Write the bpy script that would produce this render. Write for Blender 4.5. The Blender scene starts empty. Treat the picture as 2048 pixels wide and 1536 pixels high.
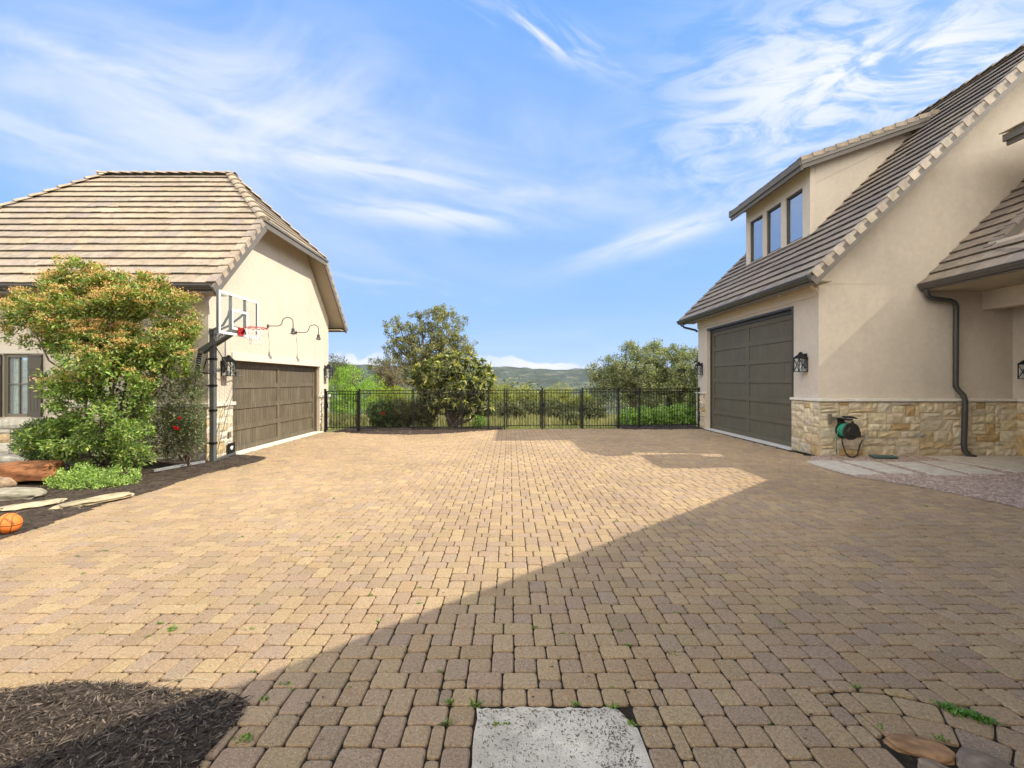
import bpy, math, random
import numpy as np
from mathutils import Vector, Matrix

R = random.Random(11)
rng = np.random.default_rng(11)
scene = bpy.context.scene
COL = scene.collection
rad = math.radians

# ------------------------------------------------------------------ helpers
F, CX, CY, H = 910.2, 1020.0, 762.0, 1.85        # survey constants of the photograph


def at(x, y, Y):
    """A point seen at photo position x, y and known to stand Y metres away."""
    return Vector(((x - CX) * Y / F, Y, H + (CY - y) * Y / F))


class MB:
    """Collects geometry in world coordinates, then links it as ONE mesh object."""

    def __init__(self):
        self.v, self.f, self.c, self.m = [], [], [], []

    def add(self, vs, fs, tint=(1, 1, 1), mi=0):
        b = len(self.v)
        self.v.extend([tuple(p) for p in vs])
        self.c.extend([tint] * len(vs))
        self.f.extend([tuple(i + b for i in f) for f in fs])
        self.m.extend([mi] * len(fs))

    def quad(self, a, b, c, d, tint=(1, 1, 1), mi=0):
        self.add([a, b, c, d], [(0, 1, 2, 3)], tint, mi)

    def poly(self, pts, tint=(1, 1, 1), mi=0):
        self.add(pts, [tuple(range(len(pts)))], tint, mi)

    def box(self, x0, y0, z0, x1, y1, z1, tint=(1, 1, 1), mi=0):
        v = [(x, y, z) for z in (z0, z1) for y in (y0, y1) for x in (x0, x1)]
        self.add(v, [(0, 2, 3, 1), (4, 5, 7, 6), (0, 1, 5, 4), (2, 6, 7, 3), (0, 4, 6, 2), (1, 3, 7, 5)], tint, mi)

    def obox(self, c, ax, ay, az, tint=(1, 1, 1), mi=0):
        c, ax, ay, az = Vector(c), Vector(ax), Vector(ay), Vector(az)
        v = [c + ax * i + ay * j + az * k for k in (-1, 1) for j in (-1, 1) for i in (-1, 1)]
        self.add(v, [(0, 2, 3, 1), (4, 5, 7, 6), (0, 1, 5, 4), (2, 6, 7, 3), (0, 4, 6, 2), (1, 3, 7, 5)], tint, mi)

    def beam(self, p, q, w, h, up=(0, 0, 1), tint=(1, 1, 1), mi=0):
        p, q = Vector(p), Vector(q)
        d = (q - p)
        L = d.length
        d.normalize()
        s = d.cross(Vector(up)).normalized()
        u = s.cross(d).normalized()
        self.obox((p + q) / 2, d * L / 2, s * w / 2, u * h / 2, tint, mi)

    def tube(self, pts, r, n=8, tint=(1, 1, 1), mi=0, caps=True):
        pts = [Vector(p) for p in pts]
        rs = r if isinstance(r, (list, tuple)) else [r] * len(pts)
        b = len(self.v)
        prev = None
        for i, p in enumerate(pts):
            d = (pts[min(i + 1, len(pts) - 1)] - pts[max(i - 1, 0)]).normalized()
            if prev is None:
                a = Vector((0, 0, 1)) if abs(d.z) < .9 else Vector((1, 0, 0))
                s = d.cross(a).normalized()
            else:
                s = (prev - d * prev.dot(d)).normalized()
            prev = s
            t = d.cross(s)
            for k in range(n):
                an = 2 * math.pi * k / n
                self.v.append(tuple(p + (s * math.cos(an) + t * math.sin(an)) * rs[i]))
                self.c.append(tint)
        for i in range(len(pts) - 1):
            for k in range(n):
                k2 = (k + 1) % n
                self.f.append((b + i * n + k, b + i * n + k2, b + (i + 1) * n + k2, b + (i + 1) * n + k))
                self.m.append(mi)
        if caps:
            self.f.append(tuple(b + k for k in range(n))[::-1]); self.m.append(mi)
            e = b + (len(pts) - 1) * n
            self.f.append(tuple(e + k for k in range(n))); self.m.append(mi)

    def lathe(self, c, prof, n=20, axis='z', tint=(1, 1, 1), mi=0):
        b = len(self.v)
        for (r, h) in prof:
            for k in range(n):
                an = 2 * math.pi * k / n
                x, y = r * math.cos(an), r * math.sin(an)
                p = {'z': (x, y, h), 'y': (x, h, y), 'x': (h, x, y)}[axis]
                self.v.append((c[0] + p[0], c[1] + p[1], c[2] + p[2])); self.c.append(tint)
        for i in range(len(prof) - 1):
            for k in range(n):
                k2 = (k + 1) % n
                self.f.append((b + i * n + k, b + i * n + k2, b + (i + 1) * n + k2, b + (i + 1) * n + k)); self.m.append(mi)

    def prism(self, pts, off, tint=(1, 1, 1), mi=0):
        """Extrude a planar polygon by the vector off."""
        n = len(pts)
        o = Vector(off)
        v = [Vector(p) for p in pts] + [Vector(p) + o for p in pts]
        f = [tuple(range(n))[::-1], tuple(range(n, 2 * n))]
        f += [(i, (i + 1) % n, n + (i + 1) % n, n + i) for i in range(n)]
        self.add(v, f, tint, mi)

    def build(self, name, mat, parent=None, smooth=False, bevel=0, fixn=True):
        off = root_loc(parent)
        me = bpy.data.meshes.new(name)
        V = np.array(self.v, dtype=np.float64).reshape(-1, 3) - np.array(off)
        me.from_pydata([tuple(p) for p in V], [], self.f)
        for mm in (mat if isinstance(mat, (list, tuple)) else [mat]):
            me.materials.append(mm)
        if any(self.m):
            me.polygons.foreach_set('material_index', self.m)
        ca = me.attributes.new('tint', 'FLOAT_COLOR', 'POINT')
        ca.data.foreach_set('color', np.concatenate([np.array(self.c, dtype=np.float32).reshape(-1, 3), np.ones((len(self.c), 1), dtype=np.float32)], 1).ravel())
        if smooth:
            me.polygons.foreach_set('use_smooth', [True] * len(me.polygons))
        me.update()
        o = bpy.data.objects.new(name, me)
        COL.objects.link(o)
        if parent:
            o.parent = parent
        if fixn:
            import bmesh
            bm = bmesh.new(); bm.from_mesh(me)
            bmesh.ops.recalc_face_normals(bm, faces=bm.faces)
            bm.to_mesh(me); bm.free()
        if bevel:
            b = o.modifiers.new('bevel', 'BEVEL'); b.width = bevel; b.segments = 2; b.limit_method = 'ANGLE'
        if smooth:
            try:
                me.shade_smooth_by_angle(rad(40)) if hasattr(me, 'shade_smooth_by_angle') else None
            except Exception:
                pass
        return o


def root_loc(o):
    while o is not None and o.parent is not None:
        o = o.parent
    return tuple(o.location) if o is not None else (0, 0, 0)


def np_mesh(name, V, Fa, T, mat, parent=None, smooth=False):
    """V (n,3), Fa (m,k) same-size faces, T (n,3) tint."""
    off = np.array(root_loc(parent))
    me = bpy.data.meshes.new(name)
    n, (m, k) = len(V), Fa.shape
    me.vertices.add(n); me.loops.add(m * k); me.polygons.add(m)
    me.vertices.foreach_set('co', (V - off).astype(np.float32).ravel())
    me.loops.foreach_set('vertex_index', Fa.astype(np.int32).ravel())
    me.polygons.foreach_set('loop_start', np.arange(0, m * k, k, dtype=np.int32))
    if smooth:
        me.polygons.foreach_set('use_smooth', np.ones(m, dtype=bool))
    ca = me.attributes.new('tint', 'FLOAT_COLOR', 'POINT')
    ca.data.foreach_set('color', np.concatenate([T, np.ones((n, 1))], 1).astype(np.float32).ravel())
    me.materials.append(mat)
    me.update(calc_edges=True); me.validate()
    o = bpy.data.objects.new(name, me); COL.objects.link(o)
    if parent:
        o.parent = parent
    return o


def pieces(name, mat, parent, *fns, **kw):
    """One object for every piece."""
    for fn in fns:
        mb_ = MB(); fn(mb_); mb_.build(name, mat, parent, **kw)


def tag(o, label=None, cat=None, group=None, kind=None):
    if label: o['label'] = label
    if cat: o['category'] = cat
    if group: o['group'] = group
    if kind: o['kind'] = kind
    return o


def thing(name, label, cat, loc=(0, 0, 0), group=None):
    o = bpy.data.objects.new(name, None); COL.objects.link(o)
    o.empty_display_size = .2
    o.location = loc
    return tag(o, label, cat, group)


def copy_thing(src, loc, rz, label, group=None):
    r = src.copy(); COL.objects.link(r)
    r.location = loc; r.rotation_euler = (0, 0, rz); r['label'] = label
    if group: r['group'] = group
    for ch in list(src.children):
        c = ch.copy(); COL.objects.link(c); c.parent = r
        for g in list(ch.children):
            d = g.copy(); COL.objects.link(d); d.parent = c
    return r


# ------------------------------------------------------------------ materials
def material(name, base=(.5, .5, .5), rough=.7, spec=.5, metal=0, tint=False, var=0, var_scale=3, bump=0, bump_scale=60,
             streak=None, translucent=0, detail=6, fleck=None, patch=None):
    m = bpy.data.materials.new(name); m.use_nodes = True
    nt = m.node_tree; N, L = nt.nodes, nt.links
    bs = N['Principled BSDF']; out = N['Material Output']
    bs.inputs['Roughness'].default_value = rough
    bs.inputs['Metallic'].default_value = metal
    bs.inputs['Specular IOR Level'].default_value = spec
    rgb = N.new('ShaderNodeRGB'); rgb.outputs[0].default_value = (*base, 1)
    col = rgb.outputs[0]
    geo = N.new('ShaderNodeNewGeometry'); pos = geo.outputs['Position']

    def mix(a, b, fac, mode='MULTIPLY'):
        x = N.new('ShaderNodeMix'); x.data_type = 'RGBA'; x.blend_type = mode
        if isinstance(fac, (int, float)): x.inputs[0].default_value = fac
        else: L.new(fac, x.inputs[0])
        for s, i in ((a, 6), (b, 7)):
            if isinstance(s, tuple): x.inputs[i].default_value = (*s, 1)
            else: L.new(s, x.inputs[i])
        return x.outputs[2]

    def noise(scale, det=6, stretch=None, dist=0):
        n = N.new('ShaderNodeTexNoise'); n.inputs['Scale'].default_value = scale; n.inputs['Detail'].default_value = det
        n.inputs['Distortion'].default_value = dist
        if stretch:
            mp = N.new('ShaderNodeMapping'); mp.inputs['Scale'].default_value = stretch; L.new(pos, mp.inputs[0]); L.new(mp.outputs[0], n.inputs['Vector'])
        else:
            L.new(pos, n.inputs['Vector'])
        return n.outputs['Fac']

    def remap(s, a, b, c, d):
        r = N.new('ShaderNodeMapRange'); L.new(s, r.inputs[0])
        for i, v in zip((1, 2, 3, 4), (a, b, c, d)): r.inputs[i].default_value = v
        return r.outputs[0]

    def grey(s):
        c = N.new('ShaderNodeCombineColor')
        for i in range(3): L.new(s, c.inputs[i])
        return c.outputs[0]
    if tint:
        a = N.new('ShaderNodeAttribute'); a.attribute_name = 'tint'
        col = mix(col, a.outputs['Color'], 1.0)
    if var:
        col = mix(col, grey(remap(noise(var_scale, detail), .3, .7, 1 - var, 1 + var)), 1.0)
    if streak:                                       # (stretch, colour, amount): weathering along one direction
        st, sc, am = streak
        col = mix(col, sc, remap(noise(1, 5, st, .3), .5, .72, 0, am), 'MIX')
    if fleck:                                        # (scale, colour, threshold, amount)
        fs, fc, ft, fa = fleck
        col = mix(col, fc, remap(noise(fs, 2), ft, ft + .06, 0, fa), 'MIX')
    if patch:                                        # broad uneven toning
        col = mix(col, grey(remap(noise(patch[0], 4, None, .5), .32, .68, patch[1], patch[2])), 1.0)
    L.new(col, bs.inputs['Base Color'])
    if bump:
        bn = N.new('ShaderNodeBump'); bn.inputs['Strength'].default_value = bump; bn.inputs['Distance'].default_value = .01
        L.new(noise(bump_scale, 5), bn.inputs['Height']); L.new(bn.outputs[0], bs.inputs['Normal'])
    if translucent:
        tr = N.new('ShaderNodeBsdfTranslucent'); L.new(mix(col, (1.15, 1.25, .55), 1.0), tr.inputs[0])
        ms = N.new('ShaderNodeMixShader'); ms.inputs[0].default_value = translucent
        L.new(bs.outputs[0], ms.inputs[1]); L.new(tr.outputs[0], ms.inputs[2]); L.new(ms.outputs[0], out.inputs[0])
    return m


M = {}
M['stucco'] = material('stucco', (.61, .527, .42), .9, .2, var=.05, var_scale=9, bump=.5, bump_scale=70, patch=(.7, .93, 1.03), streak=((2.2, 2.2, .3), (.52, .43, .32), .28))
M['stucco_trim'] = material('stucco_trim', (.63, .56, .465), .9, .2, var=.04, bump=.2, bump_scale=90)
M['cap'] = material('limestone_cap', (.72, .66, .55), .85, .2, var=.08, var_scale=6, bump=.3, bump_scale=50)
M['mortar'] = material('mortar', (.60, .52, .40), .95, .1, var=.1, bump=.4, bump_scale=60)
M['stone'] = material('chopped_limestone', (1, 1, 1), .9, .2, tint=True, var=.22, var_scale=9, bump=.7, bump_scale=35)
M['tile'] = material('concrete_roof_tile', (1, 1, 1), .85, .25, tint=True, var=.13, var_scale=5, streak=((9, 9, 2.2), (.17, .14, .115), .5), bump=.3, bump_scale=40, patch=(.8, .92, 1.04))
M['fascia'] = material('fascia_paint', (.150, .130, .105), .55, .4, var=.08, var_scale=4)
M['soffit'] = material('soffit_paint', (.40, .335, .245), .8, .2, var=.05)
M['darkmetal'] = material('bronze_metal', (.052, .048, .042), .42, .5, var=.15, var_scale=8)
M['gutter'] = material('bronze_gutter', (.070, .062, .052), .38, .5, var=.12, var_scale=5)
M['black'] = material('black_metal', (.010, .010, .010), .55, .3)
M['doorL'] = material('weathered_garage_door', (.118, .095, .062), .6, .35, var=.12, var_scale=2.5, streak=((14, 14, 1.1), (.25, .205, .14), .6), bump=.1, bump_scale=40)
M['doorR'] = material('dark_garage_door', (.125, .110, .074), .6, .25, var=.08, var_scale=2.5, streak=((11, 11, .8), (.15, .135, .10), .5), bump=.1, bump_scale=40)
M['concrete'] = material('pale_concrete', (.58, .51, .405), .9, .2, var=.16, var_scale=5, bump=.35, bump_scale=70, fleck=(55, (.16, .135, .11), .60, .6))
M['threshold'] = material('threshold_concrete', (.66, .62, .55), .9, .2, var=.08, var_scale=4, bump=.2)
M['paver'] = material('concrete_paver', (1, 1, 1), .88, .25, tint=True, var=.20, var_scale=60, bump=.9, bump_scale=190, fleck=(170, (.68, .58, .46), .60, .75), streak=((55, 55, 55), (.17, .12, .085), .55), patch=(.45, .86, 1.07))
M['sand'] = material('joint_sand', (.032, .026, .018), .95, .1, var=.3, var_scale=20)
M['mulch'] = material('shredded_mulch', (1, 1, 1), .95, .15, tint=True, var=.35, var_scale=30, bump=.9, bump_scale=70)
M['gravel'] = material('pink_gravel', (1, 1, 1), .9, .2, tint=True, var=.3, var_scale=45, bump=.8, bump_scale=80)
M['leaf'] = material('leaf', (1.6, 1.5, 1.3), .36, .5, tint=True, var=.12, var_scale=9, translucent=.28)
M['leaf_matte'] = material('leaf_matte', (1.6, 1.5, 1.35), .5, .3, tint=True, var=.12, var_scale=2, translucent=.3)
M['bark'] = material('bark', (.16, .125, .095), .95, .1, var=.35, var_scale=14, bump=.9, bump_scale=30)
M['grass'] = material('grass_blade', (1, 1, 1), .7, .2, tint=True, translucent=.25)
M['flower'] = material('red_petal', (.55, .02, .03), .5, .3, translucent=.2)
M['rock'] = material('sandstone', (1, 1, 1), .9, .2, tint=True, var=.3, var_scale=7, bump=.9, bump_scale=16)
M['ballskin'] = material('basketball_skin', (.72, .20, .035), .55, .35, bump=.4, bump_scale=260)
M['poolmetal'] = material('grey_powder_coat', (.105, .108, .105), .45, .5, var=.1, var_scale=6)
M['steel'] = material('galvanised_steel', (.30, .30, .30), .45, .5, metal=.3, var=.15, var_scale=9)
M['twig'] = material('dry_twig', (.42, .34, .21), .8, .2)
M['white'] = material('white_paint', (.82, .82, .80), .5, .4)
M['red'] = material('red_rim_paint', (.50, .022, .018), .35, .5)
M['net'] = material('net_cord', (.75, .73, .68), .8, .2)
M['hose'] = material('green_hose', (.008, .30, .17), .4, .5)
M['palehose'] = material('faded_hose', (.10, .22, .10), .5, .4)
M['blackplastic'] = material('black_plastic', (.028, .027, .022), .45, .45)
M['valve'] = material('green_plastic_lid', (.075, .125, .105), .6, .3, var=.1)
M['frame'] = material('taupe_frame', (.17, .145, .105), .5, .4, var=.06)
M['shutter'] = material('taupe_shutter', (.105, .092, .070), .6, .3, var=.08)
M['curtain'] = material('pale_curtain', (.55, .62, .55), .8, .2, var=.2, var_scale=12)
M['dark'] = material('dark_interior', (.02, .018, .015), .9, .1)


def glass_mat(name, tintc, mixf, rough=.02, dark=(.02, .025, .03)):
    m = bpy.data.materials.new(name); m.use_nodes = True
    N, L = m.node_tree.nodes, m.node_tree.links
    bs = N['Principled BSDF']; bs.inputs['Base Color'].default_value = (*dark, 1); bs.inputs['Roughness'].default_value = rough
    gl = N.new('ShaderNodeBsdfGlossy'); gl.inputs[0].default_value = (*tintc, 1); gl.inputs['Roughness'].default_value = rough
    mx = N.new('ShaderNodeMixShader'); mx.inputs[0].default_value = mixf
    L.new(bs.outputs[0], mx.inputs[1]); L.new(gl.outputs[0], mx.inputs[2]); L.new(mx.outputs[0], N['Material Output'].inputs[0])
    return m


def clear_mat(name, tr=.85, tintc=(.9, .93, .92)):
    m = bpy.data.materials.new(name); m.use_nodes = True
    N, L = m.node_tree.nodes, m.node_tree.links
    bs = N['Principled BSDF']; bs.inputs['Base Color'].default_value = (.75, .78, .78, 1); bs.inputs['Roughness'].default_value = .03
    t = N.new('ShaderNodeBsdfTransparent'); t.inputs[0].default_value = (*tintc, 1)
    mx = N.new('ShaderNodeMixShader'); mx.inputs[0].default_value = tr
    L.new(bs.outputs[0], mx.inputs[1]); L.new(t.outputs[0], mx.inputs[2]); L.new(mx.outputs[0], N['Material Output'].inputs[0])
    return m


M['skyglass'] = glass_mat('coated_window_glass', (.78, .81, .86), .55)
M['winglass'] = clear_mat('window_glass', .72, (.8, .9, .86))
M['clear'] = clear_mat('clear_acrylic', .93)
M['lampglass'] = clear_mat('lantern_glass', .88)

# ------------------------------------------------------------------ camera, sun, sky
cam_d = bpy.data.cameras.new('camera'); cam = bpy.data.objects.new('camera', cam_d); COL.objects.link(cam)
cam.location = (0, 0, H); cam.rotation_euler = (rad(90), 0, 0)
cam_d.lens = 16.0; cam_d.sensor_width = 36.0
cam_d.shift_x = 4 / 2048; cam_d.shift_y = -6 / 2048
cam_d.clip_start = .05; cam_d.clip_end = 9000
scene.camera = cam

SUN = Vector((1.07, -.12, 1.0)).normalized()
sd = bpy.data.lights.new('sun', 'SUN'); so = bpy.data.objects.new('sun', sd); COL.objects.link(so)
sd.energy = 2.5; sd.angle = rad(.5); sd.color = (1.0, .93, .78)
so.rotation_euler = (-SUN).to_track_quat('-Z', 'Y').to_euler(); so.location = (30, -5, 40)

w = bpy.data.worlds.new('World'); scene.world = w; w.use_nodes = True
nt = w.node_tree; WN, WL = nt.nodes, nt.links
bg = WN['Background']; bg.inputs[1].default_value = .10
sky = WN.new('ShaderNodeTexSky'); sky.sky_type = 'NISHITA'; sky.sun_disc = False
sky.sun_elevation = math.asin(SUN.z); sky.sun_rotation = math.atan2(SUN.x, SUN.y)
sky.altitude = 250; sky.air_density = .5; sky.dust_density = .1; sky.ozone_density = 4


def _in(s, sock):
    if isinstance(s, (int, float)): sock.default_value = s
    else: WL.new(s, sock)


def mth(op, a, b=0.0, c=None):
    n = WN.new('ShaderNodeMath'); n.operation = op
    _in(a, n.inputs[0]); _in(b, n.inputs[1])
    if c is not None: _in(c, n.inputs[2])
    return n.outputs[0]


add = lambda a, b: mth('ADD', a, b)
sub = lambda a, b: mth('SUBTRACT', a, b)
mul = lambda a, b: mth('MULTIPLY', a, b)


def sstep(x, a, b, lo=0.0, hi=1.0):
    r = WN.new('ShaderNodeMapRange'); r.interpolation_type = 'SMOOTHSTEP'
    WL.new(x, r.inputs[0])
    for i, v in zip((1, 2, 3, 4), (a, b, lo, hi)): r.inputs[i].default_value = v
    return r.outputs[0]


tc = WN.new('ShaderNodeTexCoord'); sx = WN.new('ShaderNodeSeparateXYZ'); WL.new(tc.outputs['Generated'], sx.inputs[0])
dx, dy, dz = sx.outputs
den = mth('MAXIMUM', mth('ABSOLUTE', dy), .08)
ca_, cb_ = mth('DIVIDE', dx, den), mth('DIVIDE', dz, den)      # compass-fixed sky coordinates


def sky_noise(th, fs, ft, seed, detail=8, dist=.6, rough=.55):
    c, s = math.cos(th), math.sin(th)
    u = mul(add(mul(ca_, c), mul(cb_, s)), fs)
    v = mul(sub(mul(cb_, c), mul(ca_, s)), ft)
    cv = WN.new('ShaderNodeCombineXYZ'); _in(u, cv.inputs[0]); _in(v, cv.inputs[1]); cv.inputs[2].default_value = seed
    n = WN.new('ShaderNodeTexNoise'); WL.new(cv.outputs[0], n.inputs['Vector'])
    n.inputs['Scale'].default_value = 1; n.inputs['Detail'].default_value = detail
    n.inputs['Distortion'].default_value = dist; n.inputs['Roughness'].default_value = rough
    return n.outputs['Fac']


def blob(px, py, rx, ry, th=0.0):
    """A soft patch of sky round the direction seen at px, py."""
    a0, b0 = (px - CX) / F, (CY - py) / F
    c, s = math.cos(th), math.sin(th)
    da, db = sub(ca_, a0), sub(cb_, b0)
    u = mul(add(mul(da, c), mul(db, s)), F / rx)
    v = mul(sub(mul(db, c), mul(da, s)), F / ry)
    q = add(mul(u, u), mul(v, v))
    return mth('EXPONENT', mul(q, -1.0))


clouds = []
n0 = sky_noise(-.2, 2.2, 3.6, 6.3, 9, 1.0, .6); n1 = sky_noise(-.30, 1.5, 7.5, 3.1); n1b = sky_noise(-.22, 4.5, 22, 9.7)
clouds.append(mul(blob(480, 235, 520, 200, -.2), sstep(n0, .28, .66, .14, .72)))
clouds.append(mul(blob(1000, 330, 230, 70, -.1), sstep(n0, .36, .66, .1, .6)))
clouds.append(mul(blob(430, 270, 560, 190, -.26), add(sstep(n1, .38, .74, .06, .55), sstep(n1b, .45, .75, 0, .15))))
clouds.append(mul(blob(120, 230, 420, 130, -.1), sstep(n1, .40, .74, .0, .42)))
clouds.append(mul(blob(290, 155, 380, 17, -.33), sstep(n1b, .3, .6, .15, .5)))
clouds.append(mul(blob(720, 330, 430, 34, -.16), sstep(n1b, .32, .62, .1, .62)))
clouds.append(mul(blob(870, 430, 190, 26, -.09), sstep(n1b, .35, .6, .1, .75)))
clouds.append(mul(blob(1110, 75, 150, 34, -.42), sstep(sky_noise(-.6, 5, 16, 5.2), .42, .68, 0, .9)))
n2 = sky_noise(.16, 4.2, 12, 1.4, 10, 1.2, .62)
clouds.append(mul(blob(1840, 110, 400, 150, .1), sstep(n2, .34, .60, .12, .95)))
clouds.append(mul(blob(1530, 270, 260, 130, .45), sstep(n2, .36, .66, .05, .62)))
clouds.append(mul(blob(1640, 160, 190, 80, .2), sstep(n2, .40, .62, 0, .7)))
clouds.append(mul(blob(1330, 470, 190, 24, .30), sstep(sky_noise(.33, 5, 26, 7.3), .30, .62, .1, .8)))
clouds.append(mul(blob(1130, 680, 340, 36, .03), sstep(sky_noise(0, 2, 12, 2.2), .36, .7, .05, .34)))
clouds.append(mul(blob(800, 575, 150, 26, -.2), sstep(n1b, .42, .7, 0, .25)))
op = clouds[0]
for c in clouds[1:]:                                            # union of the veils
    op = sub(add(op, c), mul(op, c))
# cumulus bank low over the hills
cn = sky_noise(0, 34, 34, 8.8, 6, .4, .5); cn2 = sky_noise(0, 11, 9, 4.4, 2, .2)
top = add(mul(cn2, mth('MAXIMUM', sub(.085, mul(mth('MAXIMUM', ca_, 0.0), .30)), .045)), mul(cn, .024))
h_ = sub(sub(cb_, .002), top)
bank = sstep(h_, -.004, .003, 1.0, 0.0)
bank = mul(bank, mth('MINIMUM', add(blob(1075, 735, 120, 60), blob(715, 735, 62, 40)), 1.0))
bank = mul(bank, sstep(dy, 0, .1))
white = WN.new('ShaderNodeRGB'); white.outputs[0].default_value = (4.15, 4.25, 4.4, 1)
cumw = WN.new('ShaderNodeRGB'); cumw.outputs[0].default_value = (4.3, 4.3, 4.25, 1)


def wmix(a, b, fac):
    x = WN.new('ShaderNodeMix'); x.data_type = 'RGBA'; _in(fac, x.inputs[0]); WL.new(a, x.inputs[6]); WL.new(b, x.inputs[7])
    return x.outputs[2]


sp_ = WN.new('ShaderNodeSeparateColor'); WL.new(sky.outputs[0], sp_.inputs[0])
cc_ = WN.new('ShaderNodeCombineColor')                          # clear air, its horizon glow evened out
for i, (pw, k) in enumerate(((.45, 1.26), (.25, 2.06), (.10, 4.1))): WL.new(mul(mth('POWER', sp_.outputs[i], pw), k), cc_.inputs[i])
skyc = cc_.outputs[0]
skym = wmix(wmix(skyc, white.outputs[0], op), cumw.outputs[0], mul(bank, .95))
# bright cloud sheet added overhead and behind the camera, unseen, to fill the shade
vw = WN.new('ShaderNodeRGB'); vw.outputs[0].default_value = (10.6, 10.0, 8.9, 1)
fill_veil = mth('MAXIMUM', mul(sstep(dz, .70, .84), .42), mul(sstep(mul(dy, -1.0), .05, .35), sstep(dz, .02, .2)))
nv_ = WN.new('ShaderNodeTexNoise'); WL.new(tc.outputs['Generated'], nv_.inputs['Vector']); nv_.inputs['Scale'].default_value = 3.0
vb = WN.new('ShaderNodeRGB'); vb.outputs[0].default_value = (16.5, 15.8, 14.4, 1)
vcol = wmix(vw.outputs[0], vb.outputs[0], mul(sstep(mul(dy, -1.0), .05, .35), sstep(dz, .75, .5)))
skym = wmix(skym, vcol, mul(fill_veil, sstep(nv_.outputs['Fac'], .3, .6, .6, 1.0)))
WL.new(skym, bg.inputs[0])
SKYNODE = sky

vs = scene.view_settings
vs.view_transform = 'Standard'; vs.look = 'None'; vs.exposure = 1.25; vs.gamma = 1.0
scene.cycles.use_denoising = True
scene.cycles.max_bounces = 8
scene.cycles.transparent_max_bounces = 16
scene.cycles.sample_clamp_indirect = 6
USE_HAZE = True
# ------------------------------------------------------------------ roof, stone and door builders
def pick(pal):
    c = R.choice(pal); k = R.uniform(.92, 1.08)
    return (c[0] * k, c[1] * k * R.uniform(.98, 1.02), c[2] * k * R.uniform(.96, 1.04))


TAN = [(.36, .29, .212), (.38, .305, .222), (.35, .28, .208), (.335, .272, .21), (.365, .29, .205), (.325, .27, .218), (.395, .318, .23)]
TAN_SHADE = [(.26, .215, .17), (.29, .24, .185), (.235, .195, .16), (.27, .225, .185), (.305, .25, .195), (.225, .19, .16)]  # same tiles as TAN, darkened: the right roof's shade is in the colour


def tile_plane(mb, O, u, v, L, lim, e, pal, w=.30, t=.03, skip=None):
    O, u, v = Vector(O), Vector(u).normalized(), Vector(v).normalized()
    n = u.cross(v).normalized()
    if n.z < 0: n = -n
    k = 0
    while k * e < L - .04:
        s0 = k * e - (.03 if k == 0 else .0); s1 = min(k * e + e + .05, L)
        a0, b0 = lim(max(s0, 0)); a1, b1 = lim(s1)
        x = min(a0, a1) - w * R.random()
        hb_row = t + .016
        run = pick(pal)
        while x < max(b0, b1):
            x1 = x + w
            q = lambda z, a, b: min(max(z, a), b)
            xb0, xb1, xt0, xt1 = q(x, a0, b0), q(x1, a0, b0), q(x, a1, b1), q(x1, a1, b1)
            if max(xb1 - xb0, xt1 - xt0) > .01 and not (skip and skip(x, x1, s0)):
                js = R.uniform(-.012, .006); hb = hb_row + R.uniform(-.004, .004)
                g = .0015
                P = lambda uu, ss, hh: O + u * uu + v * ss + n * hh
                vs_ = [P(xb0 + g, s0 + js, hb - .021), P(xb1 - g, s0 + js, hb - .021), P(xb0 + g, s0 + js, hb), P(xb1 - g, s0 + js, hb),
                       P(xt0 + g, s1, .004), P(xt1 - g, s1, .004)]
                if R.random() < .55: run = pick(pal)
                mb.add(vs_, [(0, 1, 3, 2), (2, 3, 5, 4), (0, 2, 4), (1, 5, 3)], run)
            x = x1
        k += 1


def rake_tiles(mb, P0, d, n, out, L, e, pal, tw=.19, drop=.15):
    P0, d, n, out = Vector(P0), Vector(d).normalized(), Vector(n).normalized(), Vector(out).normalized()
    k = 0
    while k * e < L - .05:
        s0, s1 = k * e - .02, min(k * e + e + .05, L)
        c = pick(pal)
        A = lambda s, o, h: P0 + d * s + out * o + n * h
        o0, o1, h0, h1 = .034, .016, .078, .046
        v = [A(s0, -tw, h0 - .012), A(s0, o0, h0), A(s0, o0, h0 - drop), A(s1, -tw, h1 - .012), A(s1, o1, h1), A(s1, o1, h1 - drop),
             A(s0, -tw, h0 - .045), A(s0, o0 - .03, h0 - .035), A(s0, o0 - .03, h0 - drop)]
        mb.add(v, [(0, 1, 4, 3), (1, 2, 5, 4), (0, 6, 7, 1), (1, 7, 8, 2), (0, 3, 6)], c)
        k += 1


def cap_tiles(mb, p, q, pal, wd=.15, e=.36, hgt=.085, lift=.02):
    """Ridge or hip caps from the low end p to the high end q."""
    p, q = Vector(p), Vector(q)
    d = (q - p); L = d.length; d.normalize()
    s = d.cross(Vector((0, 0, 1))).normalized(); u = s.cross(d).normalized()
    prof = [(-1, 0), (-.72, .62), (-.25, 1), (.25, 1), (.72, .62), (1, 0)]
    k = 0
    while k * e < L - .05:
        s0, s1 = k * e, min(k * e + e + .04, L)
        c = pick(pal)
        v = []
        for (ss, kk, up) in ((s0, 1.08, .035), (s1, .92, .0)):
            for (a, b) in prof:
                v.append(p + d * ss + s * a * wd * kk + u * (b * hgt * kk + up + lift - .05))
        n = len(prof)
        f = [(i, i + 1, n + i + 1, n + i) for i in range(n - 1)] + [tuple(range(n))]
        mb.add(v, f, c)
        k += 1


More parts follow.
